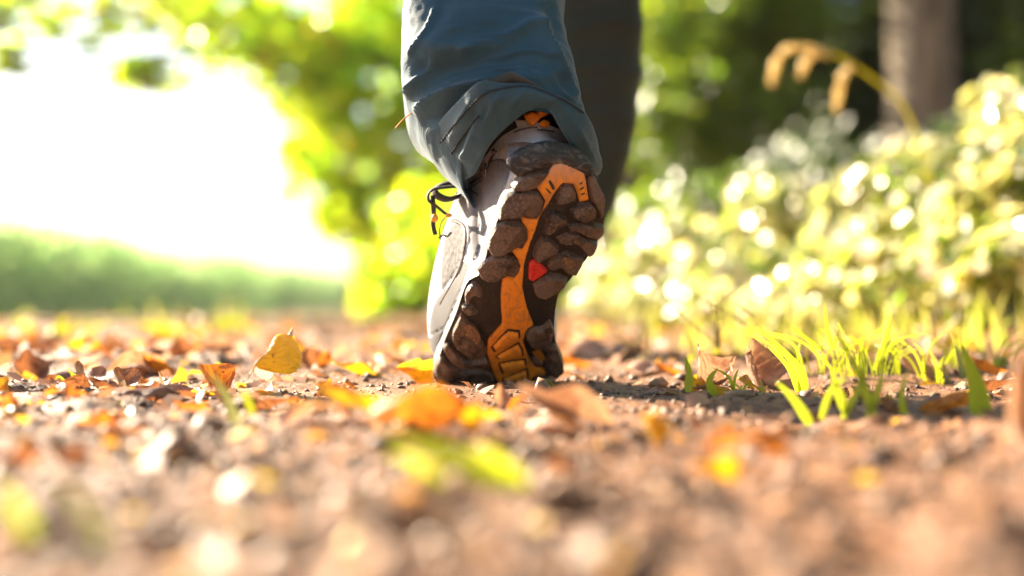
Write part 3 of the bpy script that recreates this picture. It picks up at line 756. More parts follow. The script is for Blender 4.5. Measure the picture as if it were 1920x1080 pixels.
def trouser_tube(sec, nrow, nang, folds, seed, amp=0.0025, power=3.3, low=None):
    R = leg_rows(sec, nrow, nang, power, low); sh = R.shape; p = R.reshape(-1, 3)
    x, y = px_of(p)
    cen = np.repeat(R.mean(1), nang, 0); out = p - cen; out[:, 2] *= 0.3; out /= np.linalg.norm(out, axis=1, keepdims=True) + 1e-9
    front = sstep(0.05, 0.5, -out[:, 1])
    th = np.tile(np.arange(nang), sh[0]) / nang; row = np.repeat(np.arange(sh[0]), nang) / 9.0
    ang = np.abs(th - 0.5) * 14
    d = front * ridge_sum(x, y, folds) + amp * fbm(ang * 0.8 + row * 0.35, row - ang * 0.3, seed, 4)
    p = p + out * d[:, None]
    return p, outward(p, ringfaces(sh[0], nang, True), nang)
tp, tf = trouser_tube(REAR, 150, 144, FOLDS, 5, 0.0025, 4.2, 1.9)
FRONTL = [((886, 610), (1030, 610), 1.76, .05, 5), ((896, 560), (1040, 560), 1.755, .052, 5), ((905, 520), (1066, 520), 1.75, .055, 0), ((925, 420), (1137, 420), 1.735, .06, -10), ((950, 320), (1168, 320), 1.72, .064, -14), ((985, 200), (1190, 200), 1.70, .066, -16), ((1000, 100), (1197, 100), 1.685, .068, -16), ((1010, 0), (1199, 0), 1.67, .07, -14),
          ((1015, -90), (1204, -90), 1.655, .074, -8), ((1018, -300), (1225, -300), 1.62, .082, 0), ((1022, -560), (1260, -560), 1.58, .092, 0), ((1020, -820), (1290, -820), 1.56, .105, 0), ((985, -1010), (1290, -1010), 1.56, .11, 0)]
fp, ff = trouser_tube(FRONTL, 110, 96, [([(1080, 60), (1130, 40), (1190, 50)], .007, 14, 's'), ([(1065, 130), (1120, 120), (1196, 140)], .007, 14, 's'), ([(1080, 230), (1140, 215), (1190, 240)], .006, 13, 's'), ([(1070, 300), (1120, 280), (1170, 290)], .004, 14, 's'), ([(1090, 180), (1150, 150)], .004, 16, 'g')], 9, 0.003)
hip = np.array(ellring(np.array((0.045, 1.555, 0.86)), np.array((.165, 0, 0)), np.array((0, -.115, 0)), 64) + ellring(np.array((0.045, 1.555, 0.93)), np.array((.17, 0, 0)), np.array((0, -.12, 0)), 64) + ellring(np.array((0.045, 1.55, 1.05)), np.array((.15, 0, 0)), np.array((0, -.11, 0)), 64))
TV = np.vstack([tp, fp, hip]); TF = np.vstack([tf, ff + len(tp), ringfaces(3, 64, True) + len(tp) + len(fp)])
trousers = obj('trousers', TV, TF, MTR, person)
trousers.data.materials.append(MTRSHADE)
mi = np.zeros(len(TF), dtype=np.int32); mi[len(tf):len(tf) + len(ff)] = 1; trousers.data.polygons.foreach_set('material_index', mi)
m_ = trousers.modifiers.new('thickness', 'SOLIDIFY'); m_.thickness = 0.0012; m_.offset = -1

# turned-up hem of the rear trouser leg
CB = [(884, 329, 1.086), (898, 303, 1.066), (912, 277, 1.052), (935, 251, 1.042), (960, 230, 1.034), (984, 212, 1.029), (1010, 203, 1.026), (1032, 207, 1.027), (1052, 238, 1.032), (1073, 271, 1.044), (1092, 294, 1.058), (1114, 322, 1.08), (1116, 345, 1.12), (1060, 400, 1.165), (960, 410, 1.185), (892, 372, 1.16), (868, 344, 1.12)]
CT = [(811, 246, 1.092), (832, 218, 1.066), (862, 186, 1.040), (898, 154, 1.020), (940, 157, 1.018), (990, 158, 1.017), (1030, 172, 1.019), (1064, 188, 1.026), (1094, 208, 1.038), (1113, 240, 1.056), (1123, 280, 1.085), (1118, 320, 1.13), (1050, 350, 1.19), (960, 350, 1.20), (870, 320, 1.19), (815, 280, 1.15), (800, 262, 1.115)]
NB = 150; NW = 22
def curve3(c): return spline([P(*q) for q in c], NB, True)
cb, ctp = curve3(CB), curve3(CT)
cenb = (cb.mean(0) + ctp.mean(0)) / 2
outc = (cb + ctp) / 2 - cenb; outc[:, 2] *= 0.4; outc /= np.linalg.norm(outc, axis=1, keepdims=True)
CR = []
for k in range(NW + 1):
    t = k / NW; q = cb * (1 - t) + ctp * t
    q = q + outc * (0.004 * math.sin(math.pi * t))
    x, y = px_of(q)
    fold = ridge_sum(x, y, [([(905, 235), (935, 185)], .0035, 7, 's'), ([(955, 205), (985, 172)], .0025, 7, 's'), ([(845, 260), (880, 195)], .003, 8, 's'), ([(870, 295), (900, 230)], .0035, 9, 's'), ([(1040, 190), (1085, 250), (1110, 300)], .003, 9, 's'), ([(890, 255), (915, 205)], -.003, 7, 'g'), ([(860, 280), (890, 210)], -.003, 8, 'g')])
    u = np.arange(NB) / NB
    q = q + outc * (fold + 0.0022 * fbm(u * 26, np.full(NB, t * 1.7), 31, 4))[:, None] * math.sin(math.pi * min(1, 0.15 + 0.7 * t + 0.1))
    CR.append(q)
# roll the upper edge inwards and down behind, so the cuff has a fold
CR.append(ctp - outc * 0.003 + np.array((0, 0, 0.0012))); CR.append(ctp - outc * 0.004 - np.array((0, 0, 0.006)))
CR = [cb - outc * 0.004 + np.array((0, 0, 0.008)), cb - outc * 0.0025 + np.array((0, 0, 0.001))] + CR
CV = np.concatenate(CR); CF = ringfaces(len(CR), NB, True)
_f = CF[NB * 12 + 40]; _n = np.cross(CV[_f[1]] - CV[_f[0]], CV[_f[2]] - CV[_f[1]])
if _n @ outc[40] < 0: CF = CF[:, ::-1].copy()
cuff = obj('turned_up_hem', CV, CF, MTR, trousers)
m_ = cuff.modifiers.new('thickness', 'SOLIDIFY'); m_.thickness = 0.0014; m_.offset = -1
CBVH = BVHTree.FromPolygons([Vector(p) for p in CV], [tuple(int(q) for q in f) for f in CF])
parts = [stitches(CBVH, pts, 5.6, 0.00085, 0.0004) for pts in ([(826, 268), (860, 225), (900, 182), (940, 166), (988, 162), (1030, 176), (1064, 192), (1096, 214)], [(846, 288), (870, 254), (900, 214)], [(1000, 214), (1030, 216), (1050, 250), (1080, 290)])]
v, f = merge([q for q in parts if q[0]]); obj('hem_stitching', v, f, MSTITCH, trousers, kind='stuff')
v, f = tube(spline([P(778, 206, 1.1), P(766, 216, 1.095), P(754, 226, 1.09), P(742, 240, 1.088)], 12), 0.0005, 5); obj('loose_thread', v, f, MTAB, trousers)
# the ribbed inside of the fold that stands up behind the cuff
G = []
for i, (px, py) in enumerate([(893, 156), (915, 147), (940, 140), (958, 136), (975, 144), (1000, 157), (1020, 170)]):
    G.append([P(px, py, 1.022 + 0.004 * math.sin(i)), P(px + 2, py + 16, 1.026), P(px + 2, py + 34, 1.03)])
G = np.array([spline(np.array([g[k] for g in G]), 60) for k in range(3)])
G[:, ::3, 1] += 0.0006
gv = np.concatenate(G); gf = [(r_ * 60 + i, r_ * 60 + i + 1, (r_ + 1) * 60 + i + 1, (r_ + 1) * 60 + i) for r_ in range(2) for i in range(59)]
lin = obj('hem_facing', gv, gf, MTR2, trousers); m_ = lin.modifiers.new('thickness', 'SOLIDIFY'); m_.thickness = 0.001; m_.offset = 1

# the front shoe, flat on the ground beyond the rear one
def flat_shoe():
    base = np.array(P(958, 640, 1.80)); base[2] = float(gz(base[0], base[1]))
    prof = [(-.125, 0.0), (-.12, .026), (-.08, .034), (-.03, .033), (.03, .042), (.09, .048), (.13, .034), (.15, 0.0)]   # heel ... toe half-widths
    out = spline([(w, l) for l, w in prof] + [(-w, l) for l, w in prof[-2:0:-1]], 60, True)
    lv = lambda z, sx, sy, lift=0.0: np.stack([base[0] + out[:, 0] * sx, base[1] + 0.02 + out[:, 1] * sy, np.full(60, base[2] + z) + lift * np.clip(-out[:, 1], -0.1, .12)], -1)
    up = [lv(.03, 1.02, 1.0), lv(.05, 1.04, .99)]
    for t in (0.25, 0.5, 0.75, 1.0):
        r_ = lv(.05 + .07 * t, 1.0 - .3 * t * t, 1.0)
        r_[:, 1] = base[1] + .02 + np.where(out[:, 1] > -.02, -.02 + (out[:, 1] + .02) * (1 - .8 * t ** 1.3), out[:, 1])
        r_[:, 2] = base[2] + .05 + .07 * t * 1.0
        up.append(r_)
    s = obj('hiking_shoe', np.concatenate(up), ringfaces(len(up), 60, False), MSUEDE, person); s['label'] = 'front hiking shoe planted flat, hidden behind the rear one'
    so = [lv(0.0, .96, .98), lv(.002, 1.03, 1.0), lv(.014, 1.05, 1.01), lv(.03, 1.05, 1.01), lv(.032, .9, .95)]
    obj('outsole', np.concatenate(so), ringfaces(len(so), 60), MRUB, s)
flat_shoe()

# upper body above the frame: one continuous skin-modifier figure
def skin_body(name, joints, edges, mat, levels=2):
    me = bpy.data.meshes.new(name); o = WORLD[person.name]
    me.from_pydata([tuple(np.array(j[:3]) - o) for j in joints], edges, []); ob = bpy.data.objects.new(name, me); COL.objects.link(ob); ob.parent = person; WORLD[ob.name] = o
    ob.modifiers.new('skin', 'SKIN')
    if not me.skin_vertices: pass
    for sv, j in zip(me.skin_vertices[0].data, joints): sv.radius = (j[3], j[4] if len(j) > 4 else j[3])
    me.skin_vertices[0].data[0].use_root = True
    sb = ob.modifiers.new('smooth', 'SUBSURF'); sb.levels = levels; sb.render_levels = levels
    me.materials.append(mat); return ob
try:
    skin_body('jacket', [(.045, 1.555, .98, .15, .11), (.045, 1.57, 1.15, .15, .11), (.045, 1.58, 1.32, .17, .11), (.045, 1.58, 1.43, .12, .09), (.045, 1.585, 1.49, .065, .065),
        (-.14, 1.58, 1.41, .065), (-.2, 1.62, 1.15, .05), (-.17, 1.8, 1.02, .04), (.23, 1.58, 1.41, .065), (.3, 1.5, 1.14, .05), (.3, 1.52, .92, .04)], [(0, 1), (1, 2), (2, 3), (3, 4), (3, 5), (5, 6), (6, 7), (3, 8), (8, 9), (9, 10)], MJACK)
    skin_body('head', [(.045, 1.6, 1.49, .055), (.045, 1.61, 1.55, .06), (.045, 1.62, 1.62, .085), (.045, 1.615, 1.69, .09), (.045, 1.61, 1.74, .06)], [(0, 1), (1, 2), (2, 3), (3, 4)], MSKIN)
    v, f = ball((.045, 1.595, 1.69), 0.1, (0.95, 1.05, 1.0)); obj('hair', v, f, MHAIR, person)
    for bx, by, bz, sg in ((-.17, 1.8, 1.02, 1), (.3, 1.52, .92, -1)):
        w = [(bx, by, bz, .03, .02), (bx, by + .04 * sg * .3, bz - .05, .035, .016), (bx, by + .01, bz - .09, .034, .013)]; ed = [(0, 1), (1, 2)]
        for k in range(4):
            dx = -.027 + .018 * k; n0 = len(w); w += [(bx + dx, by + .015, bz - .125, .009), (bx + dx, by + .028, bz - .15 - .006 * (k in (1, 2)), .008)]; ed += [(2, n0), (n0, n0 + 1)]
        n0 = len(w); w += [(bx + .04, by + .02, bz - .07, .01), (bx + .045, by + .03, bz - .1, .009)]; ed += [(1, n0), (n0, n0 + 1)]
        skin_body('hand', w, ed, MSKIN, 1)
except Exception as ex: print('body:', ex)

# ------------------------------------------------------------------ fallen leaves
def leaf_mesh(name, mat, length=1.0, width=0.55, curl=0.6, cup=0.25, twist=0.2, pleat=0.0, wave=0.05, seed=0, nu=10, nv=14, fold=0.0, stalk=True):
    """a dead leaf of length 1 along +Y lying near z=0; edges lift (cup), tip rolls over (curl)"""
    rng = np.random.default_rng(seed)
    V = []; UVs = []
    for j in range(nv + 1):
        v = j / nv
        w = width * 0.5 * (math.sin(math.pi * v ** 0.85) ** 0.75 if 0 < v < 1 else 0.0) * (1 - 0.25 * v) * 1.12
        for i in range(nu + 1):
            u = i / nu * 2 - 1
            ser = 1 + (0.045 if (j % 2) else -0.03) * (abs(u) > 0.95)
            x = u * w * ser
            z = cup * (abs(u) ** 1.6) * w * 2 + fold * abs(x)
            z += pleat * math.cos((v * 1.0 - abs(u) * 0.25) * 2 * math.pi * 7) * (0.25 + 0.75 * abs(u)) * w
            z += wave * math.sin(5 * v + seed) * u + wave * 0.7 * math.sin(9 * v + 2 * u + seed * 1.7)
            V.append([x, v, z]); UVs.append((i / nu, v))
    V = np.array(V)
    # roll along the length
    ang = curl * (V[:, 1] - 0.35); r = 1.0
    y = V[:, 1].copy(); z = V[:, 2].copy()
    if abs(curl) > 1e-3:
        R = 1.0 / curl; y = np.sin(ang) * (R - z) ; z = R - np.cos(ang) * (R - z)
    tw = twist * (V[:, 1] - 0.4)
    x = V[:, 0] * np.cos(tw) - z * np.sin(tw); z2 = V[:, 0] * np.sin(tw) + z * np.cos(tw)
    V = np.stack([x, y, z2], -1); V[:, 2] -= np.percentile(V[:, 2], 8)
    Fc = [(j * (nu + 1) + i, j * (nu + 1) + i + 1, (j + 1) * (nu + 1) + i + 1, (j + 1) * (nu + 1) + i) for j in range(nv) for i in range(nu)]
    uvs = UVs
    if stalk:
        b0 = V[nu // 2]; d0 = b0 - V[(nu + 1) * 2 + nu // 2]; d0 /= np.linalg.norm(d0)
        sv, sf = tube([b0 - d0 * 0.05, b0 + d0 * 0.12, b0 + d0 * 0.24 + np.array((0.02, 0, 0.02))], [0.013, 0.011, 0.012], 5)
        k = len(V); V = np.vstack([V, np.array(sv)]); Fc = Fc + [tuple(q + k for q in f_) for f_ in sf]; uvs = UVs + [(0.5, 0.1)] * len(sv)
    me = bpy.data.meshes.new(name); me.from_pydata([tuple(p) for p in V], [], Fc); me.update()
    uvl = me.uv_layers.new(name='UVMap')
    for lp in me.loops: uvl.data[lp.index].uv = uvs[lp.vertex_index]
    me.polygons.foreach_set('use_smooth', np.ones(len(me.polygons), dtype=bool))
    me.materials.append(mat); return me
VAR = [dict(curl=0.9, cup=0.35, twist=0.4, wave=0.04), dict(curl=-0.9, cup=0.2, twist=-0.3, wave=0.05), dict(curl=1.8, cup=0.6, twist=0.2, wave=0.03), dict(curl=0.5, cup=0.9, twist=0.7, wave=0.05, width=0.6),
       dict(curl=-1.5, cup=-0.3, twist=0.5, wave=0.05, width=0.5), dict(curl=0.3, cup=0.2, twist=-0.5, wave=0.07, pleat=0.03, width=0.62)]
LM = {(c, i): leaf_mesh('fallen_leaf', LEAF_MATS[c], seed=i * 7 + len(c), **VAR[i]) for c in LEAF_MATS for i in range(len(VAR))}
PLEAT = {c: leaf_mesh('fallen_leaf', LEAF_MATS[c], curl=1.7, cup=0.7, twist=0.3, pleat=0.11, wave=0.02, width=0.75, seed=3, nu=16, nv=42) for c in ('brown', 'tan')}
def sun_half_leaf():
    m_ = dead_leaf_mat('leaf_yellow_sun_half', (0.62, 0.4, 0.02), (0.78, 0.52, 0.025), (0.7, 0.42, 0.02), (1.15, 1.0, 0.5), 0.5)
    nt = m_.node_tree; b = nt.nodes['Principled BSDF']; src = b.inputs['Base Color'].links[0].from_socket
    uv = nt.nodes.new('ShaderNodeTexCoord'); sx = nt.nodes.new('ShaderNodeSeparateXYZ'); nt.links.new(uv.outputs['UV'], sx.inputs[0])
    rp = nt.nodes.new('ShaderNodeValToRGB'); rp.color_ramp.elements[0].position = .47; rp.color_ramp.elements[1].position = .54; nt.links.new(sx.outputs[0], rp.inputs[0])
    mx = nt.nodes.new('ShaderNodeMix'); mx.data_type = 'RGBA'; nt.links.new(rp.outputs[0], mx.inputs[0]); mx.inputs[6].default_value = (.42, .27, .2, 1); nt.links.new(src, mx.inputs[7])  # pale half: the sun on that face is painted into the leaf colour
    nt.links.new(mx.outputs[2], b.inputs['Base Color'])
    for n_ in nt.nodes:
        if n_.type == 'BSDF_TRANSLUCENT': nt.links.new(mx.outputs[2], n_.inputs[0])
    return m_
FOLDED = leaf_mesh('fallen_leaf', sun_half_leaf(), curl=-1.1, cup=-0.25, twist=0.5, wave=0.07, width=0.78, fold=-0.75, seed=12, nu=14, nv=20)
def put(me, x, y, size, rot, label, group=None, dz=0.0, sc=(1, 1, 1)):
    ob = link('fallen_leaf', me, None, (x, y, float(gz(x, y)) + dz)); ob.rotation_euler = rot; ob.scale = tuple(size * s_ for s_ in sc)
    tag(ob, label, 'leaf', group or 'fallen leaves on the path'); return ob
def gp(px, py):
    """ground point seen at that place"""
    D = 1.0
    for _ in range(60):
        z = float(gz((px - 960) / F * D, D)); d2 = (CAMH - z) * F / max(py - HOR, 6.0); D = 0.6 * D + 0.4 * min(d2, 8.0)
    return (px - 960) / F * D, D
def L(px, py, wpx, c, var, rz, label, rx=0.0, ry=0.0, dz=0.0, sc=(1, 1, 1)):
    x, y = gp(px, py); size = wpx / F * y
    me = LM[(c, var)] if isinstance(var, int) else var
    return put(me, x, y, size, (rx, ry, rz), label, dz=dz, sc=sc)
R_ = math.radians
L(524, 735, 128, 'mixed', FOLDED, R_(-30), 'upright folded yellow leaf with its sunlit half painted pale, left of the shoe', rx=R_(38), ry=R_(-8), dz=0.016)
L(330, 748, 190, 'brown', 0, R_(80), 'flat brown leaf with a yellow patch left of the folded yellow leaf', rx=R_(4), sc=(1, 1, .5))
L(262, 742, 70, 'yellow', 5, R_(60), 'small bright yellow leaf bit lying under the flat brown leaf', rx=R_(14))
L(400, 738, 96, 'orange', 3, R_(40), 'ragged orange and yellow leaf standing beside the yellow grass blade', rx=R_(32), dz=.004)
L(120, 722, 120, 'brown', 4, R_(70), 'dark curled brown leaf at the left with a thin green blade across it', ry=R_(20))
L(60, 712, 130, 'brown', 2, R_(30), 'dark brown leaf with a raised pointed tip near the left edge', rx=R_(25))
L(265, 690, 130, 'tan', 1, R_(110), 'dull brown curled leaf behind the flat brown leaf', ry=R_(15))
L(300, 700, 100, 'orange', 0, R_(150), 'orange edged leaf just behind the flat brown leaf', rx=R_(22))
L(20, 775, 62, 'orange', 2, R_(20), 'dark red brown rolled leaf at the left edge of the path', rx=R_(40), dz=.002)
L(70, 765, 66, 'orange', 5, R_(130), 'small orange leaf scrap next to the dark red rolled leaf')
L(182, 812, 120, 'orange', 4, R_(100), 'blurred orange brown rolled leaf in the left foreground', rx=R_(10), ry=R_(20), dz=.004)
L(255, 822, 110, 'brown', 1, R_(75), 'blurred brown leaf touching the orange rolled leaf in the left foreground')
L(610, 792, 150, 'tan', 1, R_(95), 'pinkish tan leaf lying under the yellow leaf before the shoe')
L(690, 790, 200, 'yellow', 0, R_(80), 'bright yellow leaf lying flat left of the big orange leaf', rx=R_(14), ry=R_(22), dz=.006, sc=(1, 1, .8))
L(800, 830, 225, 'orange', 4, R_(86), 'large arched orange leaf with a white shine in front of the shoe', ry=R_(38), rx=R_(6), dz=.012, sc=(1, 1, 1))
L(870, 812, 90, 'yellow', 3, R_(60), 'yellow leaf leaning on the right end of the large arched orange leaf', rx=R_(30), dz=.004)
L(940, 772, 62, 'tan', 2, R_(10), 'small pale leaf standing upright just before the toe', rx=R_(60), dz=.006)
L(965, 770, 50, 'orange', 3, R_(-30), 'small orange leaf scrap beside the small upright pale leaf', rx=R_(40))
L(1082, 802, 200, 'tan', 0, R_(98), 'long pinkish brown leaf lying right of the toe in front', rx=R_(14), ry=R_(20), dz=.006)
L(1050, 806, 110, 'orange', 4, R_(60), 'orange leaf tucked under the long pinkish brown leaf', rx=R_(12))
L(1222, 838, 76, 'yellow', 3, R_(20), 'yellow orange leaf standing upright in the soil right of the toe', rx=R_(55), dz=.006)
L(1420, 888, 165, 'orange', 1, R_(80), 'large blurred deep orange leaf in the right foreground', rx=R_(12), dz=.006)
L(1355, 905, 100, 'yellow', 3, R_(60), 'blurred yellow leaf at the left end of the large deep orange leaf', rx=R_(20))
L(1060, 905, 150, 'brown', 5, R_(100), 'dark olive brown blurred leaf in the centre foreground', ry=R_(12))
L(1335, 728, 124, 'brown', PLEAT['tan'], R_(-50), 'furled pleated brown leaf lying low right of the shoe', rx=R_(18), ry=R_(24), dz=.004)
L(1418, 724, 134, 'brown', PLEAT['tan'], R_(20), 'tall pleated brown leaf with a pale rim standing beside the grass', rx=R_(48), ry=R_(10), dz=.006)
L(1258, 702, 62, 'orange', 0, R_(100), 'orange leaf between the shoe and the furled pleated leaf', rx=R_(20), ry=R_(15))
L(1215, 700, 84, 'tan', 4, R_(80), 'pale tan leaf left of the small orange leaf near the shoe', rx=R_(10))
L(1730, 706, 120, 'tan', 2, R_(95), 'pinkish curled leaf right of the bright grass tuft', rx=R_(22), ry=R_(18), dz=.003)
L(1690, 702, 80, 'brown', 1, R_(60), 'brown leaf behind the pinkish curled leaf', rx=R_(15))
L(1870, 712, 110, 'orange', 0, R_(70), 'orange brown leaf near the right edge beyond the broad grass blade', rx=R_(20), ry=R_(12), dz=.003)
L(1905, 830, 260, 'tan', 2, R_(5), 'tall blurred pinkish leaf standing at the right edge', rx=R_(80), dz=.01, sc=(.6, 1, 1))
L(685, 704, 110, 'yellow', 5, R_(80), 'yellow leaf lying between the folded leaf and the shoe', rx=R_(12))
L(785, 716, 86, 'yellow', 3, R_(120), 'bright yellow leaf touching the left of the toe', rx=R_(25))
L(735, 690, 90, 'orange', 4, R_(60), 'orange leaf behind the bright yellow leaf by the toe', rx=R_(18))
L(1085, 690, 90, 'orange', 0, R_(95), 'vivid orange leaf just right of the sole', rx=R_(14), ry=R_(10))
L(1120, 674, 130, 'tan', 4, R_(85), 'pale tan leaf behind the vivid orange leaf by the sole', rx=R_(14))
L(1075, 712, 60, 'tan', 1, R_(80), 'short pale leaf stub right under the vivid orange leaf', rx=R_(8))
# the scrap stuck to the sole
v, f = pad([(994, 647), (1003, 642), (1009, 641), (1014, 650), (1019, 661), (1010, 664), (1002, 657)], 0.0006, 2, base=0.0075, step=2.2, smooth=False, skirt=0.0004)
s_ = obj('leaf_scrap', v, f, LEAF_MATS['orange']); tag(s_, 'torn orange brown leaf scrap stuck to the muddy sole', 'leaf scrap')
# leaves scattered further off and around
POSE = ['loosely curled', 'arched', 'tightly rolled', 'cupped', 'humped', 'wavy']
def zone(x, y):
    if y < 1.2: return 'in the blurred foreground before the shoe'
    side = x / y * F
    a_ = 'near the left edge' if side < -620 else 'left of mid path' if side < -160 else 'behind the shoe' if side < 190 else 'below the bank' if side < 600 else 'under the brambles'
    return a_ + (' close by' if y < 2.2 else ' further on' if y < 3.8 else ' far off')
cnt = 0; rr = random.Random(11)
while cnt < 240:
    y = math.exp(rr.uniform(math.log(1.3), math.log(6.5))) if cnt < 215 else rr.uniform(0.55, 1.15)
    x = rr.uniform(-0.4, 0.42) * y
    if y < 1.2 and abs(x) < 0.1 * y and cnt < 215: continue
    if abs(x) < 0.12 and y < 2: continue
    if y < 1.5 and rr.random() < .5: continue
    c = rr.choices(['yellow', 'orange', 'brown', 'tan', 'mixed'], [3, 2.6, 4, 3, 1.4])[0]; k = rr.randrange(len(VAR))
    s = rr.uniform(.028, .058) * (0.6 if y < 1.3 else 1)
    cn = 'yellow and brown' if c == 'mixed' else 'pale tan' if c == 'tan' else c
    lab = ('big ' if s > .044 else 'small ') + POSE[k] + ' ' + cn + ' leaf ' + zone(x, y)
    put(LM[(c, k)], x, y, s, (R_(rr.uniform(-8, 24)), R_(rr.uniform(-20, 20)), rr.uniform(0, 6.28)), lab.replace(',', ''), 'scattered leaves: ' + lab.replace(',', ''), dz=0.002)
    cnt += 1

# beyond the leaves told apart: drifts of more leaves that run together
def drifts(n, rng):
    VV = []; FF = []; MI = []; UV = []; mats = list(LEAF_MATS); off = 0
    src = {k: (np.array([v.co[:] for v in m_.vertices]), [tuple(p.vertices) for p in m_.polygons], [tuple(u.uv) for u in m_.uv_layers[0].data]) for k, m_ in LM.items()}
    while n > 0:
        y = math.exp(rng.uniform(math.log(.9), math.log(6.5))); x = rng.uniform(-.42, .44) * y
        if vnoise(x * 2.2 + 3, y * 1.6, 91) < rng.uniform(-.35, .15) or (math.hypot(x - .05, (y - 1.15) * .7) < .2): continue
        n -= 1; c = rng.choices(mats, [2.2, 2.2, 5.5, 3, 1])[0]; v, f, u = src[(c, rng.randrange(len(VAR)))]
        sz = rng.uniform(.018, .045); a_ = rng.uniform(0, 6.28); tx, ty = rng.uniform(-.15, .4), rng.uniform(-.3, .3)
        p = v * sz; p = np.stack([p[:, 0], p[:, 1] * math.cos(tx) - p[:, 2] * math.sin(tx), p[:, 1] * math.sin(tx) + p[:, 2] * math.cos(tx)], -1)
        p = np.stack([p[:, 0] * math.cos(ty) + p[:, 2] * math.sin(ty), p[:, 1], -p[:, 0] * math.sin(ty) + p[:, 2] * math.cos(ty)], -1)
        p = np.stack([p[:, 0] * math.cos(a_) - p[:, 1] * math.sin(a_) + x, p[:, 0] * math.sin(a_) + p[:, 1] * math.cos(a_) + y, p[:, 2] + float(gz(x, y))], -1)
        VV.append(p); FF += [tuple(q + off for q in g) for g in f]; MI += [mats.index(c)] * len(f); UV += u; off += len(p)
    o = obj('leaf_drifts', np.vstack(VV), FF, None, kind='stuff', origin=(0, 0, 0))
    for k in mats: o.data.materials.append(LEAF_MATS[k])
    o.data.polygons.foreach_set('material_index', np.array(MI, dtype=np.int32))
    ul = o.data.uv_layers.new(name='UVMap'); ul.data.foreach_set('uv', np.array(UV, dtype=np.float32).ravel())
    tag(o, 'drifts of fallen orange and brown leaves running together along the path', 'fallen leaves')
drifts(480, random.Random(23))
# crumbled bits of dead leaf
def litter(n, rng):
    yy = np.exp(rng.uniform(math.log(.33), math.log(7), n)); xx = rng.uniform(-1, 1, n) * (.44 * yy + .05)
    k_ = (np.hypot(xx - .1, (yy - 1.12) * .8) > .26) | (rng.random(n) < .2); xx, yy = xx[k_], yy[k_]; n = len(xx)
    s = rng.uniform(.003, .0095, n) * np.clip(yy, .6, 1.5) ; a_ = rng.uniform(0, 6.28, n)
    nr = rng.standard_normal((n, 3)) * .55; nr[:, 2] = 1; nr /= np.linalg.norm(nr, axis=1, keepdims=True)
    t = np.stack([np.cos(a_), np.sin(a_), 0 * a_], -1); t -= nr * np.sum(t * nr, 1, keepdims=True); t /= np.linalg.norm(t, axis=1, keepdims=True); b_ = np.cross(nr, t)
    C = np.stack([xx, yy, gz(xx, yy) + s * .28], -1); s = s[:, None]; w = s * rng.uniform(.4, .9, (n, 1)); cu = s * rng.uniform(-.35, .35, (n, 1))
    V = np.stack([C - t * s - b_ * w * .6, C - t * s * .7 + b_ * w, C - b_ * w + nr * cu, C + b_ * w * .8 + nr * cu, C + t * s * .9 - b_ * w * .5, C + t * s + b_ * w * .7], 1)
    Fc = np.array([(0, 2, 3, 1), (2, 4, 5, 3)])[None] + (np.arange(n) * 6)[:, None, None]
    return V.reshape(-1, 3), Fc.reshape(-1, 4)
MLIT = foliage_mat('leaf_litter', [(0, (.2, .1, .05)), (.3, (.42, .25, .16)), (.75, (.55, .33, .19)), (.86, (.6, .3, .03)), (1, (.65, .45, .05))], [(0, (.3, .12, .05)), (.3, (.55, .28, .14)), (.75, (.6, .4, .26)), (.86, (.75, .35, .03)), (1, (.8, .55, .05))], .4, .45, .5)
v, f = litter(3600, RNG); lt = obj('leaf_litter', v, f, MLIT, kind='stuff', smooth=False, origin=(0, 0, 0)); tag(lt, 'crumbled bits of orange and tan dead leaf littering the path', 'leaf litter')

# ------------------------------------------------------------------ grass
def blade_mesh(pts, width, taper=1.6, fold=0.25, n=10):
    p = spline(pts, n); V = []; Fc = []; pv = None
    for i in range(n):
        t = p[min(i + 1, n - 1)] - p[max(i - 1, 0)]; t /= np.linalg.norm(t) + 1e-9
        s = np.cross(t, np.array((0.25, 1.0, 0.1))); s /= np.linalg.norm(s) + 1e-9
        if pv is not None and s @ pv < 0: s = -s
        pv = s; nrm = np.cross(s, t); w = width * 0.5 * (1 - (i / (n - 1)) ** taper) * (0.65 + 0.35 * min(1, i / 2.0)) + 0.0002
        V += [p[i] - s * w, p[i] + nrm * w * fold, p[i] + s * w]
    for i in range(n - 1):
        for k in (0, 1): Fc.append((i * 3 + k, i * 3 + k + 1, i * 3 + 4 + k, i * 3 + 3 + k))
    return V, Fc
def tuft(name, label, px, py, blades, group='grass growing on the path', mat=None, D=None):
    """blades: (base px, base py, mid px, mid py, tip px, tip py, width px, dD)"""
    if D is None: x, y = gp(px, py)
    else: x, y = (px - 960) / F * D, D
    t = thing(name, label, 'grass', (x, y, float(gz(x, y))), group)
    for b in blades:
        b0, b1, m0, m1, t0, t1, w, dd = b
        A = P(b0, b1, y); Tm = P(m0, m1, y + dd * 0.5); T = P(t0, t1, y + dd); A[2] -= 0.002
        v, f = blade_mesh([A, Tm, T], w / F * y); obj('blade', v, f, mat or MG, t)
    return t
def rblades(cx, by, n, h, spread, w, rng):
    out = []
    for _ in range(n):
        bx = cx + rng.gauss(0, spread * 0.3); lean = rng.gauss(0, 0.55); hh = h * rng.uniform(.45, 1.05)
        dr = rng.uniform(-.1, .2) * hh
        out.append((bx, by + rng.uniform(-6, 6), bx + lean * hh * .45, by - hh * .62, bx + lean * hh * 1.25, by - hh + max(0, dr), w * rng.uniform(.6, 1.2), rng.uniform(-.04, .04)))
    return out
gr = random.Random(5)
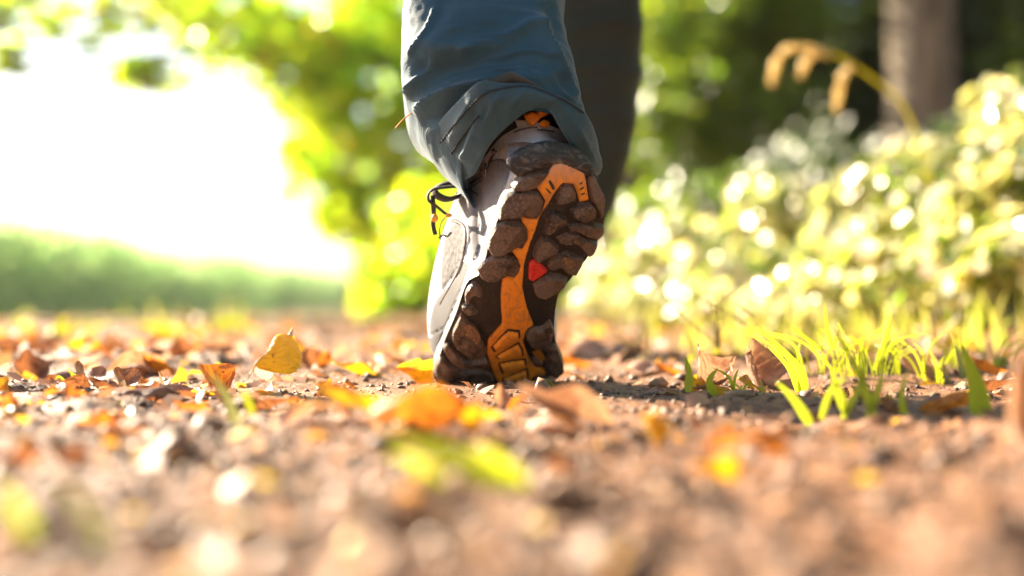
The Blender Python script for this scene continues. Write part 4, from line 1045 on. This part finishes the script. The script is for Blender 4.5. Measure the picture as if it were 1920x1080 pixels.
tuft('grass_tuft', 'thin dark grass stalks leaning left beside the pleated leaves', 1345, 690, [(1352, 650, 1290, 600, 1240, 556, 4, .02), (1350, 652, 1335, 590, 1322, 545, 3, 0), (1345, 650, 1342, 600, 1356, 535, 4, 0), (1400, 610, 1370, 590, 1310, 560, 4, .02), (1440, 640, 1405, 590, 1360, 555, 5, 0), (1300, 665, 1292, 640, 1284, 614, 8, 0), (1346, 650, 1344, 615, 1340, 600, 9, 0), (1340, 650, 1350, 610, 1352, 596, 7, 0)], mat=MGD)
tuft('grass_tuft', 'short bright upright blades left of the furled pleated leaf', 1300, 690, [(1303, 668, 1294, 640, 1284, 613, 10, 0), (1290, 690, 1296, 660, 1290, 640, 8, 0), (1340, 660, 1344, 620, 1338, 590, 8, 0), (1350, 655, 1346, 625, 1348, 600, 7, 0)])
tuft('grass_tuft', 'dense bright yellow green grass tuft right of the pleated leaves', 1610, 712, rblades(1600, 698, 58, 90, 250, 2.6, gr) + [(1640, 690, 1660, 640, 1672, 590, 12, 0), (1560, 650, 1550, 600, 1546, 566, 7, 0), (1540, 652, 1510, 632, 1484, 612, 9, 0)])
tuft('grass_tuft', 'bent broad green blade arching left of the dense grass tuft', 1500, 735, [(1505, 735, 1497, 690, 1420, 612, 22, -.02), (1500, 735, 1480, 690, 1440, 650, 14, -.02)])
tuft('grass_tuft', 'small curved blade sprouting below the pleated leaves', 1330, 745, [(1342, 742, 1330, 715, 1346, 690, 18, 0), (1290, 730, 1292, 700, 1284, 668, 16, 0)])
tuft('grass_tuft', 'broad blurred green blade upright near the right edge', 1838, 790, [(1842, 790, 1830, 720, 1800, 640, 44, 0), (1600 + 205, 705, 1796, 660, 1780, 620, 9, .1)])
tuft('grass_tuft', 'blurred leaning blades in front of the dense grass tuft', 1600, 790, [(1640, 780, 1610, 700, 1560, 610, 18, 0), (1590, 770, 1570, 730, 1560, 690, 20, 0), (1520, 790, 1490, 750, 1455, 715, 20, 0), (1625, 780, 1650, 720, 1655, 660, 14, 0), (1580, 780, 1620, 700, 1600, 630, 14, 0), (1700, 785, 1690, 740, 1705, 690, 14, 0), (1540, 780, 1560, 730, 1600, 700, 14, 0)])
tuft('grass_tuft', 'yellow broad blade leaning left of the folded yellow leaf', 440, 800, [(447, 802, 425, 745, 392, 695, 24, .03), (475, 770, 462, 745, 452, 735, 12, 0)])
tuft('grass_tuft', 'thin upright yellow blade right of the ragged orange leaf', 425, 705, [(428, 704, 418, 690, 405, 678, 10, 0)])
tuft('grass_tuft', 'thin curled green blade on the dark leaf at the left', 160, 725, [(164, 724, 148, 708, 128, 696, 4, 0), (130, 720, 112, 706, 104, 712, 4, 0), (150, 722, 135, 704, 128, 688, 3, 0)])
tuft('grass_tuft', 'crossing blurred green blades in the centre foreground', 840, 925, [(905, 905, 820, 855, 712, 800, 50, .03), (975, 918, 890, 872, 790, 822, 48, .02), (985, 900, 930, 860, 880, 840, 34, 0), (830, 900, 780, 868, 725, 850, 26, 0)], mat=MG, D=.53)
tuft('grass_tuft', 'faint blurred green blade in the left foreground corner', 150, 985, [(200, 1010, 150, 950, 100, 890, 46, .02), (60, 990, 30, 950, -10, 915, 40, 0)], D=.43)
tuft('grass_tuft', 'tiny green blade lying beside the toe in shadow', 1030, 724, [(1041, 722, 1032, 716, 1023, 709, 3, 0)])
tuft('grass_tuft', 'small bright tuft at the far left beyond the dark leaves', 105, 640, rblades(105, 640, 22, 52, 90, 10, gr), D=2.4)
tuft('grass_tuft', 'small bright tuft on the path behind the folded leaf', 335, 640, rblades(335, 640, 18, 46, 60, 9, gr), D=2.6)
tuft('grass_tuft', 'low bright tuft at the path edge beyond the orange leaves', 420, 622, rblades(420, 620, 16, 36, 60, 8, gr), D=3.2)
tuft('grass_tuft', 'thin sprouting blades far right beyond the curled leaf', 1795, 690, rblades(1795, 690, 7, 75, 30, 7, gr))
for px_, py_, n_, h_, w_, lab_ in ((1180, 668, 8, 60, 4, 'sparse thin blades just beyond the sole on its right'), (1470, 676, 12, 90, 3.5, 'wispy dry stalks between the pleated leaves and the dense tuft'), (1690, 690, 10, 80, 4, 'scattered thin blades right of the dense grass tuft'), (1760, 720, 9, 90, 5, 'loose leaning blades left of the broad blurred blade'), (1880, 700, 9, 85, 4, 'fine blades among the leaves at the right edge'), (1390, 740, 6, 55, 6, 'few short blades in the dark soil below the pleated leaves')):
    tuft('grass_tuft', lab_, px_, py_, rblades(px_, py_, n_, h_, 70, w_, gr), mat=MGD if 'dry' in lab_ else MG)
tuft('grass_tuft', 'tiny sprig right of the small orange leaf', 1205, 690, [(1206, 692, 1204, 682, 1203, 668, 3, 0), (1206, 692, 1212, 684, 1190, 676, 2, 0)])
# verge grass beyond, uncountable
def strips(n, xr, yr, hr, w, rng, fx=None):
    xx = rng.uniform(*xr, n); yy = rng.uniform(*yr, n)
    if fx is not None: k = fx(xx, yy); xx, yy = xx[k], yy[k]; n = len(xx)
    h = rng.uniform(*hr, n); a_ = rng.uniform(0, 6.28, n); ln = rng.uniform(.1, .7, n) * h; b_ = rng.uniform(0, 6.28, n)
    B = np.stack([xx, yy, gz(xx, yy) - 0.005], -1); s = np.stack([np.cos(a_), np.sin(a_), 0 * a_], -1) * w / 2
    d = np.stack([np.cos(b_) * ln, np.sin(b_) * ln, h], -1)
    m = B + d * np.array((.35, .35, .62)); t = B + d
    V = np.stack([B - s, B + s, m + s * .8, m - s * .8, t + s * .1, t - s * .1], 1)
    Fc = np.array([(0, 1, 2, 3), (3, 2, 4, 5)])[None] + (np.arange(n) * 6)[:, None, None]
    return V.reshape(-1, 3), Fc.reshape(-1, 4)
MGV = grass_mat('verge_grass_blade', (0.12, 0.17, 0.02), (0.3, 0.27, 0.08), (0.4, 0.5, 0.03), (0.7, 0.6, 0.14), 0.5)
parts = [strips(5500, (0.2, 2.0), (1.7, 5.5), (.025, .085), .0045, RNG, lambda x, y: x > 0.07 * y + 0.2 + .15 * np.sin(y * 5)),
         strips(3500, (-1.0, 1.6), (5.0, 14.0), (.05, .2), .012, RNG, lambda x, y: x > 0.02 * y + .35),
         strips(900, (-9, -1.0), (5.0, 30.0), (.03, .12), .02, RNG, lambda x, y: x < -0.16 * y - .35 * (np.sin(x * 2.1 + y * 1.3) > -.2))]
off = 0; VV = []; FF = []
for v, f in parts: VV.append(v); FF.append(f + off); off += len(v)
vg = obj('verge_grass', np.vstack(VV), np.vstack(FF), MGV, kind='stuff', origin=(0, 0, 0)); tag(vg, 'rough green grass growing along both verges of the path', 'grass')

# ------------------------------------------------------------------ foliage
def leaf_cloud(clumps, rng, size, flat=0.5, aspect=0.62, bias=(0, 0, 0)):
    """clumps: centre xyz, radii xyz, count -> many folded leaf faces filling those volumes"""
    C = []; 
    for c, r, n in clumps:
        d = rng.standard_normal((n, 3)); d /= np.linalg.norm(d, axis=1, keepdims=True)
        rad = rng.random((n, 1)) ** 0.45
        sub = rng.standard_normal((max(4, n // 28), 3)); sub /= np.linalg.norm(sub, axis=1, keepdims=True); sub *= rng.random((len(sub), 1)) ** .4
        k = rng.integers(0, len(sub), n); mixd = np.where(rng.random((n, 1)) < .75, sub[k] + rng.standard_normal((n, 3)) * .11, d * rad)
        C.append(np.array(c) + mixd * np.array(r))
    C = np.vstack(C); n = len(C)
    nr = rng.standard_normal((n, 3)); nr[:, 2] = np.abs(nr[:, 2]) + flat; nr += np.array(bias); nr /= np.linalg.norm(nr, axis=1, keepdims=True)
    t = np.cross(nr, rng.standard_normal((n, 3))); t /= np.linalg.norm(t, axis=1, keepdims=True); s = np.cross(nr, t)
    L_ = (size * rng.uniform(.6, 1.3, n))[:, None]; W = L_ * aspect * .5; fo = nr * W * .35
    b = C - t * L_ * .5; tp_ = C + t * L_ * .5
    V = np.stack([b, b + t * L_ * .3 + s * W + fo, b + t * L_ * .68 + s * W * .8 + fo, tp_, b + t * L_ * .68 - s * W * .8 + fo, b + t * L_ * .3 - s * W + fo], 1)
    Fc = np.array([(0, 1, 2, 3), (0, 3, 4, 5)])[None] + (np.arange(n) * 6)[:, None, None]
    return V.reshape(-1, 3), Fc.reshape(-1, 4)
def pc(px, py, D, rx, ry, rd, n): return (P(px, py, D), (rx / F * D, rd, ry / F * D), n)
def limb(a_, b_, r1, r2, rng, n=9, sag=.1):
    a_, b_ = np.array(a_, float), np.array(b_, float); L_ = np.linalg.norm(b_ - a_)
    pts = [a_ + (b_ - a_) * t + np.array((rng.normal(), rng.normal(), rng.normal())) * L_ * .03 * math.sin(math.pi * t) + np.array((0, 0, sag * L_ * math.sin(math.pi * t))) for t in np.linspace(0, 1, n)]
    return tube(pts, np.linspace(r1, r2, n), 8)
BARK = bark_mat('brown_bark', (0.05, 0.035, 0.025), (0.14, 0.1, 0.07)); BARKP = bark_mat('pale_grey_bark', (0.065, 0.05, 0.034), (0.26, 0.205, 0.14))
FOL_Y = foliage_mat('sunlit_autumn_leaf', [(0, (0.10, 0.16, 0.012)), (.6, (0.2, 0.24, 0.018)), (1, (0.3, 0.24, 0.02))], [(0, (0.3, 0.6, 0.015)), (.55, (0.6, 0.85, 0.02)), (.9, (0.85, 0.85, 0.03)), (1, (0.85, 0.55, 0.02))], .68, .3, .6)
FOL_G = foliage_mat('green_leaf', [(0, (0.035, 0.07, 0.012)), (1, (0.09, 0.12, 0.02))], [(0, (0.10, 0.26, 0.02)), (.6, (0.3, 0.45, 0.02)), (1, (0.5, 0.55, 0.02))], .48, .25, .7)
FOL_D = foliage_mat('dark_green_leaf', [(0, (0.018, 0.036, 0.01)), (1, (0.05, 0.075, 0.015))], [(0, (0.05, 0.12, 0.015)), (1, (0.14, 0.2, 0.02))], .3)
FOL_B = foliage_mat('glossy_bramble_leaf', [(0, (0.03, 0.06, 0.01)), (.22, (0.09, 0.13, 0.02)), (.4, (0.34, 0.34, 0.16)), (.7, (0.52, 0.48, 0.32)), (1, (0.5, 0.42, 0.3))], [(0, (0.2, 0.4, 0.02)), (.35, (0.6, 0.64, 0.08)), (.65, (0.85, 0.8, 0.3)), (1, (0.88, 0.7, 0.3))], .55, .26, 1.0)
FOL_C = foliage_mat('crop_leaf', [(0, (0.09, 0.19, 0.06)), (.7, (0.18, 0.3, 0.10)), (1, (0.32, 0.4, 0.18))], [(0, (0.3, 0.6, 0.2)), (.6, (0.5, 0.78, 0.22)), (1, (0.75, 0.88, 0.3))], .58, .28, .8)

def tree(label, base, top, r, clumps, size, fol, bark, seed, limbs=5, group='trees beyond the path', cat='tree', flat=.5, bias=(0, 0, 0), name='tree', crown='crown'):
    rng = np.random.default_rng(seed); t = thing(name, label, cat, base, group)
    base = np.array(base, float); top = np.array(top, float)
    n = 14; pts = [base + (top - base) * q + np.array((rng.normal(), rng.normal(), 0)) * r * .25 * math.sin(math.pi * q) for q in np.linspace(0, 1, n)]
    v, f = tube(pts, np.linspace(r * 1.15, r * .35, n), 14); obj('trunk', v, f, bark, t)
    for k in range(min(limbs, len(clumps))):
        c = clumps[k][0]; q = min(.95, max(.25, (c[2] - base[2]) / (top[2] - base[2] + 1e-6) - .12)); st_ = base + (top - base) * q
        v, f = limb(st_, c, r * .35, r * .06, rng, sag=.05); obj('limb', v, f, bark, t)
    v, f = leaf_cloud(clumps, rng, size, flat, .62, bias); obj(crown, v, f, fol, t, kind='stuff', smooth=False)
    return t
def G0(x, y): return (x, y, float(gz(x, y)) - 0.02)

# big tree leaning over the path, behind the person
SC_ = lambda c: [(a_, b_, int(n_ * .2)) for a_, b_, n_ in c]
cl = [pc(560, 90, 10.5, 150, 110, 1.2, 3600), pc(420, 60, 10.5, 120, 80, 1.0, 1700), pc(250, 150, 10.0, 95, 28, .6, 420), pc(690, 250, 10.5, 130, 110, 1.2, 3600), pc(50, 20, 9.5, 90, 50, .8, 420), pc(180, 10, 9.8, 90, 30, .8, 250), pc(370, 60, 10, 70, 70, .8, 520), pc(30, 110, 9.6, 40, 30, .6, 60),
      pc(760, 90, 11, 180, 140, 1.5, 5200), pc(590, 240, 10.5, 80, 70, .8, 1100), pc(740, 390, 11, 90, 80, 1.0, 2200), pc(635, 370, 10.8, 70, 75, .7, 1500), pc(560, 320, 10.6, 60, 55, .6, 700), pc(670, 440, 10.9, 40, 40, .5, 400), pc(1000, 60, 11.5, 160, 150, 1.4, 3000), pc(500, -120, 10.5, 420, 120, 1.5, 4200), pc(900, -300, 11.5, 500, 160, 2, 5000), pc(860, 330, 11.5, 110, 120, 1.2, 3000)]
tree('large overhanging tree with sunlit yellow green leaves reaching left over the path', G0(0.9, 12.2), (0.4, 12.0, 5.2), .2, SC_(cl), .145, FOL_Y, BARK, 1, limbs=13)
tree('green tree left of the path whose dappled branches hang into the top left corner', G0(-3.6, 6.2), (-3.5, 6.2, 4.0), .12, [pc(40, 10, 6.2, 130, 50, .5, 200), pc(330, 15, 6.2, 90, 50, .5, 150), pc(190, 60, 6.2, 70, 45, .5, 70), pc(20, 105, 6.0, 60, 40, .4, 60), pc(270, 145, 6.4, 90, 28, .4, 130), pc(400, 60, 6.6, 70, 60, .4, 110), pc(-260, -60, 6.2, 160, 120, .6, 300)], .075, FOL_G, BARK, 71)
# bright bushes where the path bends away
for lab, x, y, cls, sd_ in (('bright yellow green bush at the bend straight behind the shoe', -.45, 7.0, [pc(770, 490, 7.0, 95, 95, .5, 1000), pc(720, 560, 7.0, 70, 45, .4, 500), pc(800, 400, 7.2, 70, 60, .4, 450)], 21),
                            ('pale yellow bush glowing right behind the lifted heel', .1, 6.6, [pc(890, 480, 6.6, 120, 110, .5, 1500), pc(1000, 520, 6.4, 90, 80, .5, 900)], 22)):
    b0 = G0(x, y); tree(lab, b0, (x, y, b0[2] + .6), .03, cls, .065, FOL_Y, BARK, sd_, limbs=2, bias=(-.7, 0, .2), group='bushes at the bend of the path', cat='bush', name='bush', crown='foliage')
# wood on the right: front trees and darker ones behind
tree('green tree with small bright leaves right behind the walking legs', G0(.7, 8.6), (.9, 8.6, 4.2), .12, [pc(1290, 70, 8.0, 140, 130, .9, 3600), pc(1240, 230, 7.6, 100, 110, .7, 1700), pc(1420, 40, 8.2, 130, 110, .9, 2300), pc(1350, 200, 7.8, 110, 110, .7, 1300), pc(1300, -150, 8.2, 300, 130, 1.1, 4200)], .065, FOL_G, BARK, 31, bias=(-.8, -.3, 0))
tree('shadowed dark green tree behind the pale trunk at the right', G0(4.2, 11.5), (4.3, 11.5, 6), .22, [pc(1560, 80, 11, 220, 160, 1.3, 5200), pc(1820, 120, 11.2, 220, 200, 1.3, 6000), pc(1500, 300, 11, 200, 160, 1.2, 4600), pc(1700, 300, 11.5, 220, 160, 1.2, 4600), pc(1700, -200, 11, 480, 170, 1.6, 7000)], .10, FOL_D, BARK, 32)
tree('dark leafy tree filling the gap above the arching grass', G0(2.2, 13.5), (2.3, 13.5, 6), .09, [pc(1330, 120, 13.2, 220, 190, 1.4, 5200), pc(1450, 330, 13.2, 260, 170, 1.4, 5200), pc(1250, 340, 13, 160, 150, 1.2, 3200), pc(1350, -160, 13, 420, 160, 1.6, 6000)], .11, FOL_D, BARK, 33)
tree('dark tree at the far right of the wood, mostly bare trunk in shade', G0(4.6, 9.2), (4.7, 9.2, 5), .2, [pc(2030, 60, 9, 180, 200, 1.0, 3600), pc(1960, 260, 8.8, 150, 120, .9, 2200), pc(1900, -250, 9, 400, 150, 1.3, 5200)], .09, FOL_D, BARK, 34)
# unseen trees continuing the wood edge, added to block sky fill
for x, y, h, w_, lab, sd_ in ((3.6, .5, 5.5, 2.0, 'unseen green tree added right of the camera to block sky light', 61), (3.4, -3.5, 6, 2.3, 'unseen green tree added behind the camera on the right to block sky light', 62), (4.8, 4.6, 6, 1.7, 'unseen green tree added right of the brambles to block sky light', 64)):
    b0 = G0(x, y); c = np.array((x, y, b0[2] + h * .55))
    tree(lab, b0, (x, y, b0[2] + h), .16, [(c, (w_, w_, h * .42), 1500), (c + np.array((-.3, .3, -h * .25)), (w_ * .8, w_ * .8, h * .25), 700)], .26, FOL_G, BARK, sd_, limbs=2, group='unseen trees added beside the camera')
# pale trunk at the right
def pale_tree():
    x, y = (1727 - 960) / F * 6.6, 6.6; b0 = G0(x, y); t = thing('tree', 'grey brown tree trunk standing behind the bright brambles at the right', 'tree', b0, 'trees beyond the path')
    rng = np.random.default_rng(8)
    n = 20; pts = [np.array((x - .02 * q, y, b0[2] + q * 4.2)) + np.array((rng.normal(), rng.normal(), 0)) * .008 for q in np.linspace(0, 1, n)]
    v, f = tube(pts, np.linspace(.165, .115, n), 24); v = np.array(v); an = np.arctan2(v[:, 1] - y, v[:, 0] - x)
    v[:, :2] += (np.stack([np.cos(an), np.sin(an)], -1) * (0.012 * fbm(an * 3, v[:, 2] * 2, 4, 3))[:, None])
    obj('trunk', v, f, BARKP, t)
    top = pts[-1]; cls = [(top + np.array((dx, dy, dz)), (.9, .9, .6), 1500) for dx, dy, dz in ((-.7, .2, .5), (.8, .3, .6), (0, .8, 1.0))]
    for c, r_, n_ in cls: v, f = limb(top - np.array((0, 0, .3)), c, .07, .015, rng); obj('limb', v, f, BARKP, t)
    v, f = leaf_cloud(cls, rng, .08); obj('crown', v, f, FOL_G, t, kind='stuff', smooth=False)
pale_tree()
# brambles on the bank
def bush(label, clumps, size, fol, seed, base, group='brambles on the bank', stems=7, flat=.35, aspect=.7):
    rng = np.random.default_rng(seed); b0 = G0(*base); t = thing('bramble_bush', label, 'bush', b0, group)
    for k in range(stems):
        c = clumps[k % len(clumps)]; e_ = np.array(c[0]) + rng.uniform(-.8, .8, 3) * np.array(c[1]); s_ = np.array((c[0][0] + rng.uniform(-.6, .6) * c[1][0], c[0][1] + rng.uniform(-.5, .5) * c[1][1], 0)); s_[2] = float(gz(s_[0], s_[1])) - .01
        v, f = limb(s_, e_, .004, .0015, rng, sag=.12); obj('stem', v, f, BARK, t)
    clumps = [(c_, r_, int(n_ * 1.0)) for c_, r_, n_ in clumps]; v, f = leaf_cloud(clumps, rng, size, flat, aspect, (-1.3, -.45, .3)); obj('foliage', v, f, fol, t, kind='stuff', smooth=False); return t
bush('nearest bright bramble bush at the right edge of the bank', [pc(1850, 420, 2.3, 150, 120, .22, 420), pc(1900, 260, 2.4, 90, 90, .2, 150), pc(1780, 500, 2.2, 130, 70, .2, 220), pc(1930, 480, 2.1, 110, 90, .2, 200)], .046, FOL_B, 41, (.78, 2.35))
bush('bright bramble bush in front of the pale trunk', [pc(1660, 400, 2.9, 130, 110, .25, 420), pc(1720, 300, 3.0, 80, 60, .2, 120), pc(1600, 490, 2.8, 130, 70, .25, 300)], .05, FOL_B, 42, (.74, 2.95))
bush('bright bramble bush below the arching grass head', [pc(1470, 440, 3.5, 120, 90, .3, 420), pc(1420, 370, 3.6, 60, 50, .2, 110), pc(1400, 510, 3.4, 130, 60, .3, 330), pc(1540, 500, 3.4, 100, 60, .3, 220)], .054, FOL_B, 43, (.64, 3.5))
bush('low bright bramble bush just right of the lifted heel', [pc(1260, 480, 4.3, 130, 75, .35, 520), pc(1180, 520, 4.2, 110, 55, .3, 380), pc(1320, 540, 4.0, 130, 45, .3, 300), pc(1130, 470, 4.6, 70, 60, .3, 240)], .06, FOL_B, 44, (.44, 4.3))
bush('pale leafy bush behind the low brambles', [pc(1280, 400, 5.6, 120, 70, .4, 520), pc(1180, 430, 5.8, 90, 60, .4, 380), pc(1420, 370, 5.4, 110, 70, .4, 380)], .046, FOL_G, 45, (.75, 5.6))
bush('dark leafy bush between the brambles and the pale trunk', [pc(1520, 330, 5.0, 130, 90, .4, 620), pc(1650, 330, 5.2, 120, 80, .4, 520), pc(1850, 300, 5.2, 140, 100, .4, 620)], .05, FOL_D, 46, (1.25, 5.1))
bush('tall bright bramble shoots at the far right above the bank', [pc(1890, 210, 2.9, 70, 80, .2, 170), pc(1810, 330, 2.9, 110, 70, .25, 330), pc(1740, 420, 2.7, 120, 90, .25, 380)], .045, FOL_B, 47, (.9, 2.9))
bush('bright leafy fringe of the brambles low along the path', [pc(1560, 560, 2.6, 170, 40, .25, 420), pc(1360, 555, 3.0, 150, 45, .25, 420), pc(1180, 565, 3.5, 120, 38, .25, 380), pc(1780, 560, 2.3, 140, 40, .2, 300)], .036, FOL_B, 48, (.55, 2.8))
# arching grass with a drooping head
def arching():
    t = thing('arching_grass', 'tall arching grass stem with drooping tan seed heads above the brambles', 'grass', G0((1735 - 960) / F * 2.5, 2.5))
    D = 2.5
    q = spline([P(1760, 420, D), P(1735, 300, D), P(1690, 195, D), P(1640, 150, D), P(1580, 110, D), P(1540, 95, D)], 30); v, f = tube(q, np.linspace(.0032, .0026, 30), 6); obj('stem', v, f, grass_mat('arching_stem', (.4, .36, .03), (.4, .36, .03), (.7, .62, .03), (.7, .62, .03), .55), t)
    MH = grass_mat('seed_head', (.55, .42, .22), (.68, .52, .3), (.9, .7, .36), (.95, .8, .42), .55)
    for pts in ([(1540, 95), (1500, 90), (1465, 100), (1450, 130), (1447, 160)], [(1560, 102), (1530, 100), (1508, 118), (1500, 145)], [(1600, 122), (1582, 140), (1572, 170), (1568, 210)]):
        q = spline([P(a_, b_, D + .01 * i) for i, (a_, b_) in enumerate(pts)], 22); rr_ = .0038 * np.sin(np.linspace(.25, 2.7, 22)) + .002
        v, f = tube(q, rr_, 8); v = np.array(v); v += .0022 * np.random.default_rng(3).standard_normal(v.shape); obj('seed_head', v, f, MH, t)
arching()

# ------------------------------------------------------------------ warm backlit air
hv, hf = [], []
for z in (-4.0, 7.5):
    for x, y in ((-60, -12), (60, -12), (60, 150), (-60, 150)): hv.append((x, y, z))
hf = [(3, 2, 1, 0), (4, 5, 6, 7), (0, 1, 5, 4), (1, 2, 6, 5), (2, 3, 7, 6), (3, 0, 4, 7)]
hm = bpy.data.materials.new('air'); hm.use_nodes = True; hn = hm.node_tree.nodes; hn.remove(hn['Principled BSDF'])
pv = hn.new('ShaderNodeVolumePrincipled'); pv.inputs['Color'].default_value = (1, .97, .9, 1); pv.inputs['Density'].default_value = HAZE; pv.inputs['Anisotropy'].default_value = .55
hm.node_tree.links.new(pv.outputs[0], hn['Material Output'].inputs['Volume'])
if HAZE > 0: tag(obj('haze', hv, hf, hm, smooth=False, kind='stuff'), 'thin bright air glowing over the path and the field', 'haze')

# ------------------------------------------------------------------ field, far trees, hill
rng = np.random.default_rng(77)
n = 5200; xx = np.where(rng.random(n) < .6, rng.uniform(-13.5, -11, n), rng.uniform(-24, -13, n)); yy = 22 + rng.random(n) ** 1.5 * 95
xx[:900] = rng.uniform(-24, -11, 900); yy[:900] = rng.uniform(22, 26, 900)
Vs = []; k = 7
bz = gz(xx, yy); H = rng.uniform(2.3, 3.0, n) + .5 * vnoise(xx * .6, yy * .35, 9)
for j in range(k):
    a_ = rng.uniform(0, 6.28, n); d = np.stack([np.cos(a_), np.sin(a_), 0 * a_], -1); s = np.stack([-np.sin(a_), np.cos(a_), 0 * a_], -1) * .085
    zb = bz + H * (.15 + .12 * j) ; B = np.stack([xx, yy, zb], -1); ln = rng.uniform(.35, .65, n)[:, None]
    m = B + d * ln * .5 + np.array((0, 0, .28)); t = B + d * ln + np.array((0, 0, .05))
    Vs.append(np.stack([B - s * .6, B + s * .6, m + s, m - s, t + s * .1, t - s * .1], 1))
Vs = np.concatenate(Vs).reshape(-1, 3); nn = len(Vs) // 6
Fc = (np.array([(0, 1, 2, 3), (3, 2, 4, 5)])[None] + (np.arange(nn) * 6)[:, None, None]).reshape(-1, 4)
cf = obj('crop_field', Vs, Fc, FOL_C, kind='stuff', smooth=False, origin=(0, 0, 0)); tag(cf, 'tall green crop standing in the field left of the path', 'crop')
for lab, px, y, h, w_, sd_ in (('round dark green tree far off at the end of the field', 650, 95, 2.6, 1.3, 51), ('pale green tree far off beside the end of the field', 600, 120, 3.8, 2.6, 52), ('tall hazy tree far off behind the dark round tree', 690, 140, 5.2, 2.6, 53)):
    x = (px - 960) / F * y; b0 = G0(x, y); c = np.array((x, y, b0[2] + h * .6))
    tree(lab, b0, (x, y, b0[2] + h), .2, [(c, (w_, w_, h * .45), 1500)], .35, FOL_G if sd_ != 52 else FOL_C, BARK, sd_, limbs=1, group='trees far beyond the field')
hx = np.linspace(-420, 420, 90); hy = np.linspace(420, 640, 14); HX, HY = np.meshgrid(hx, hy)
HZ = -2 + sstep(420, 530, HY) * (7 + 7 * fbm(HX / 90, HY / 140, 6, 3)) - 4 * sstep(540, 640, HY)
idx = np.arange(HX.size).reshape(HX.shape); hq = np.stack([idx[:-1, :-1], idx[:-1, 1:], idx[1:, 1:], idx[1:, :-1]], -1).reshape(-1, 4)
obj('hills', np.stack([HX, HY, HZ], -1).reshape(-1, 3), hq, plain('hill_grass', (.09, .15, .07), .9, .02, .4, 0), kind='structure', origin=(0, 0, 0))
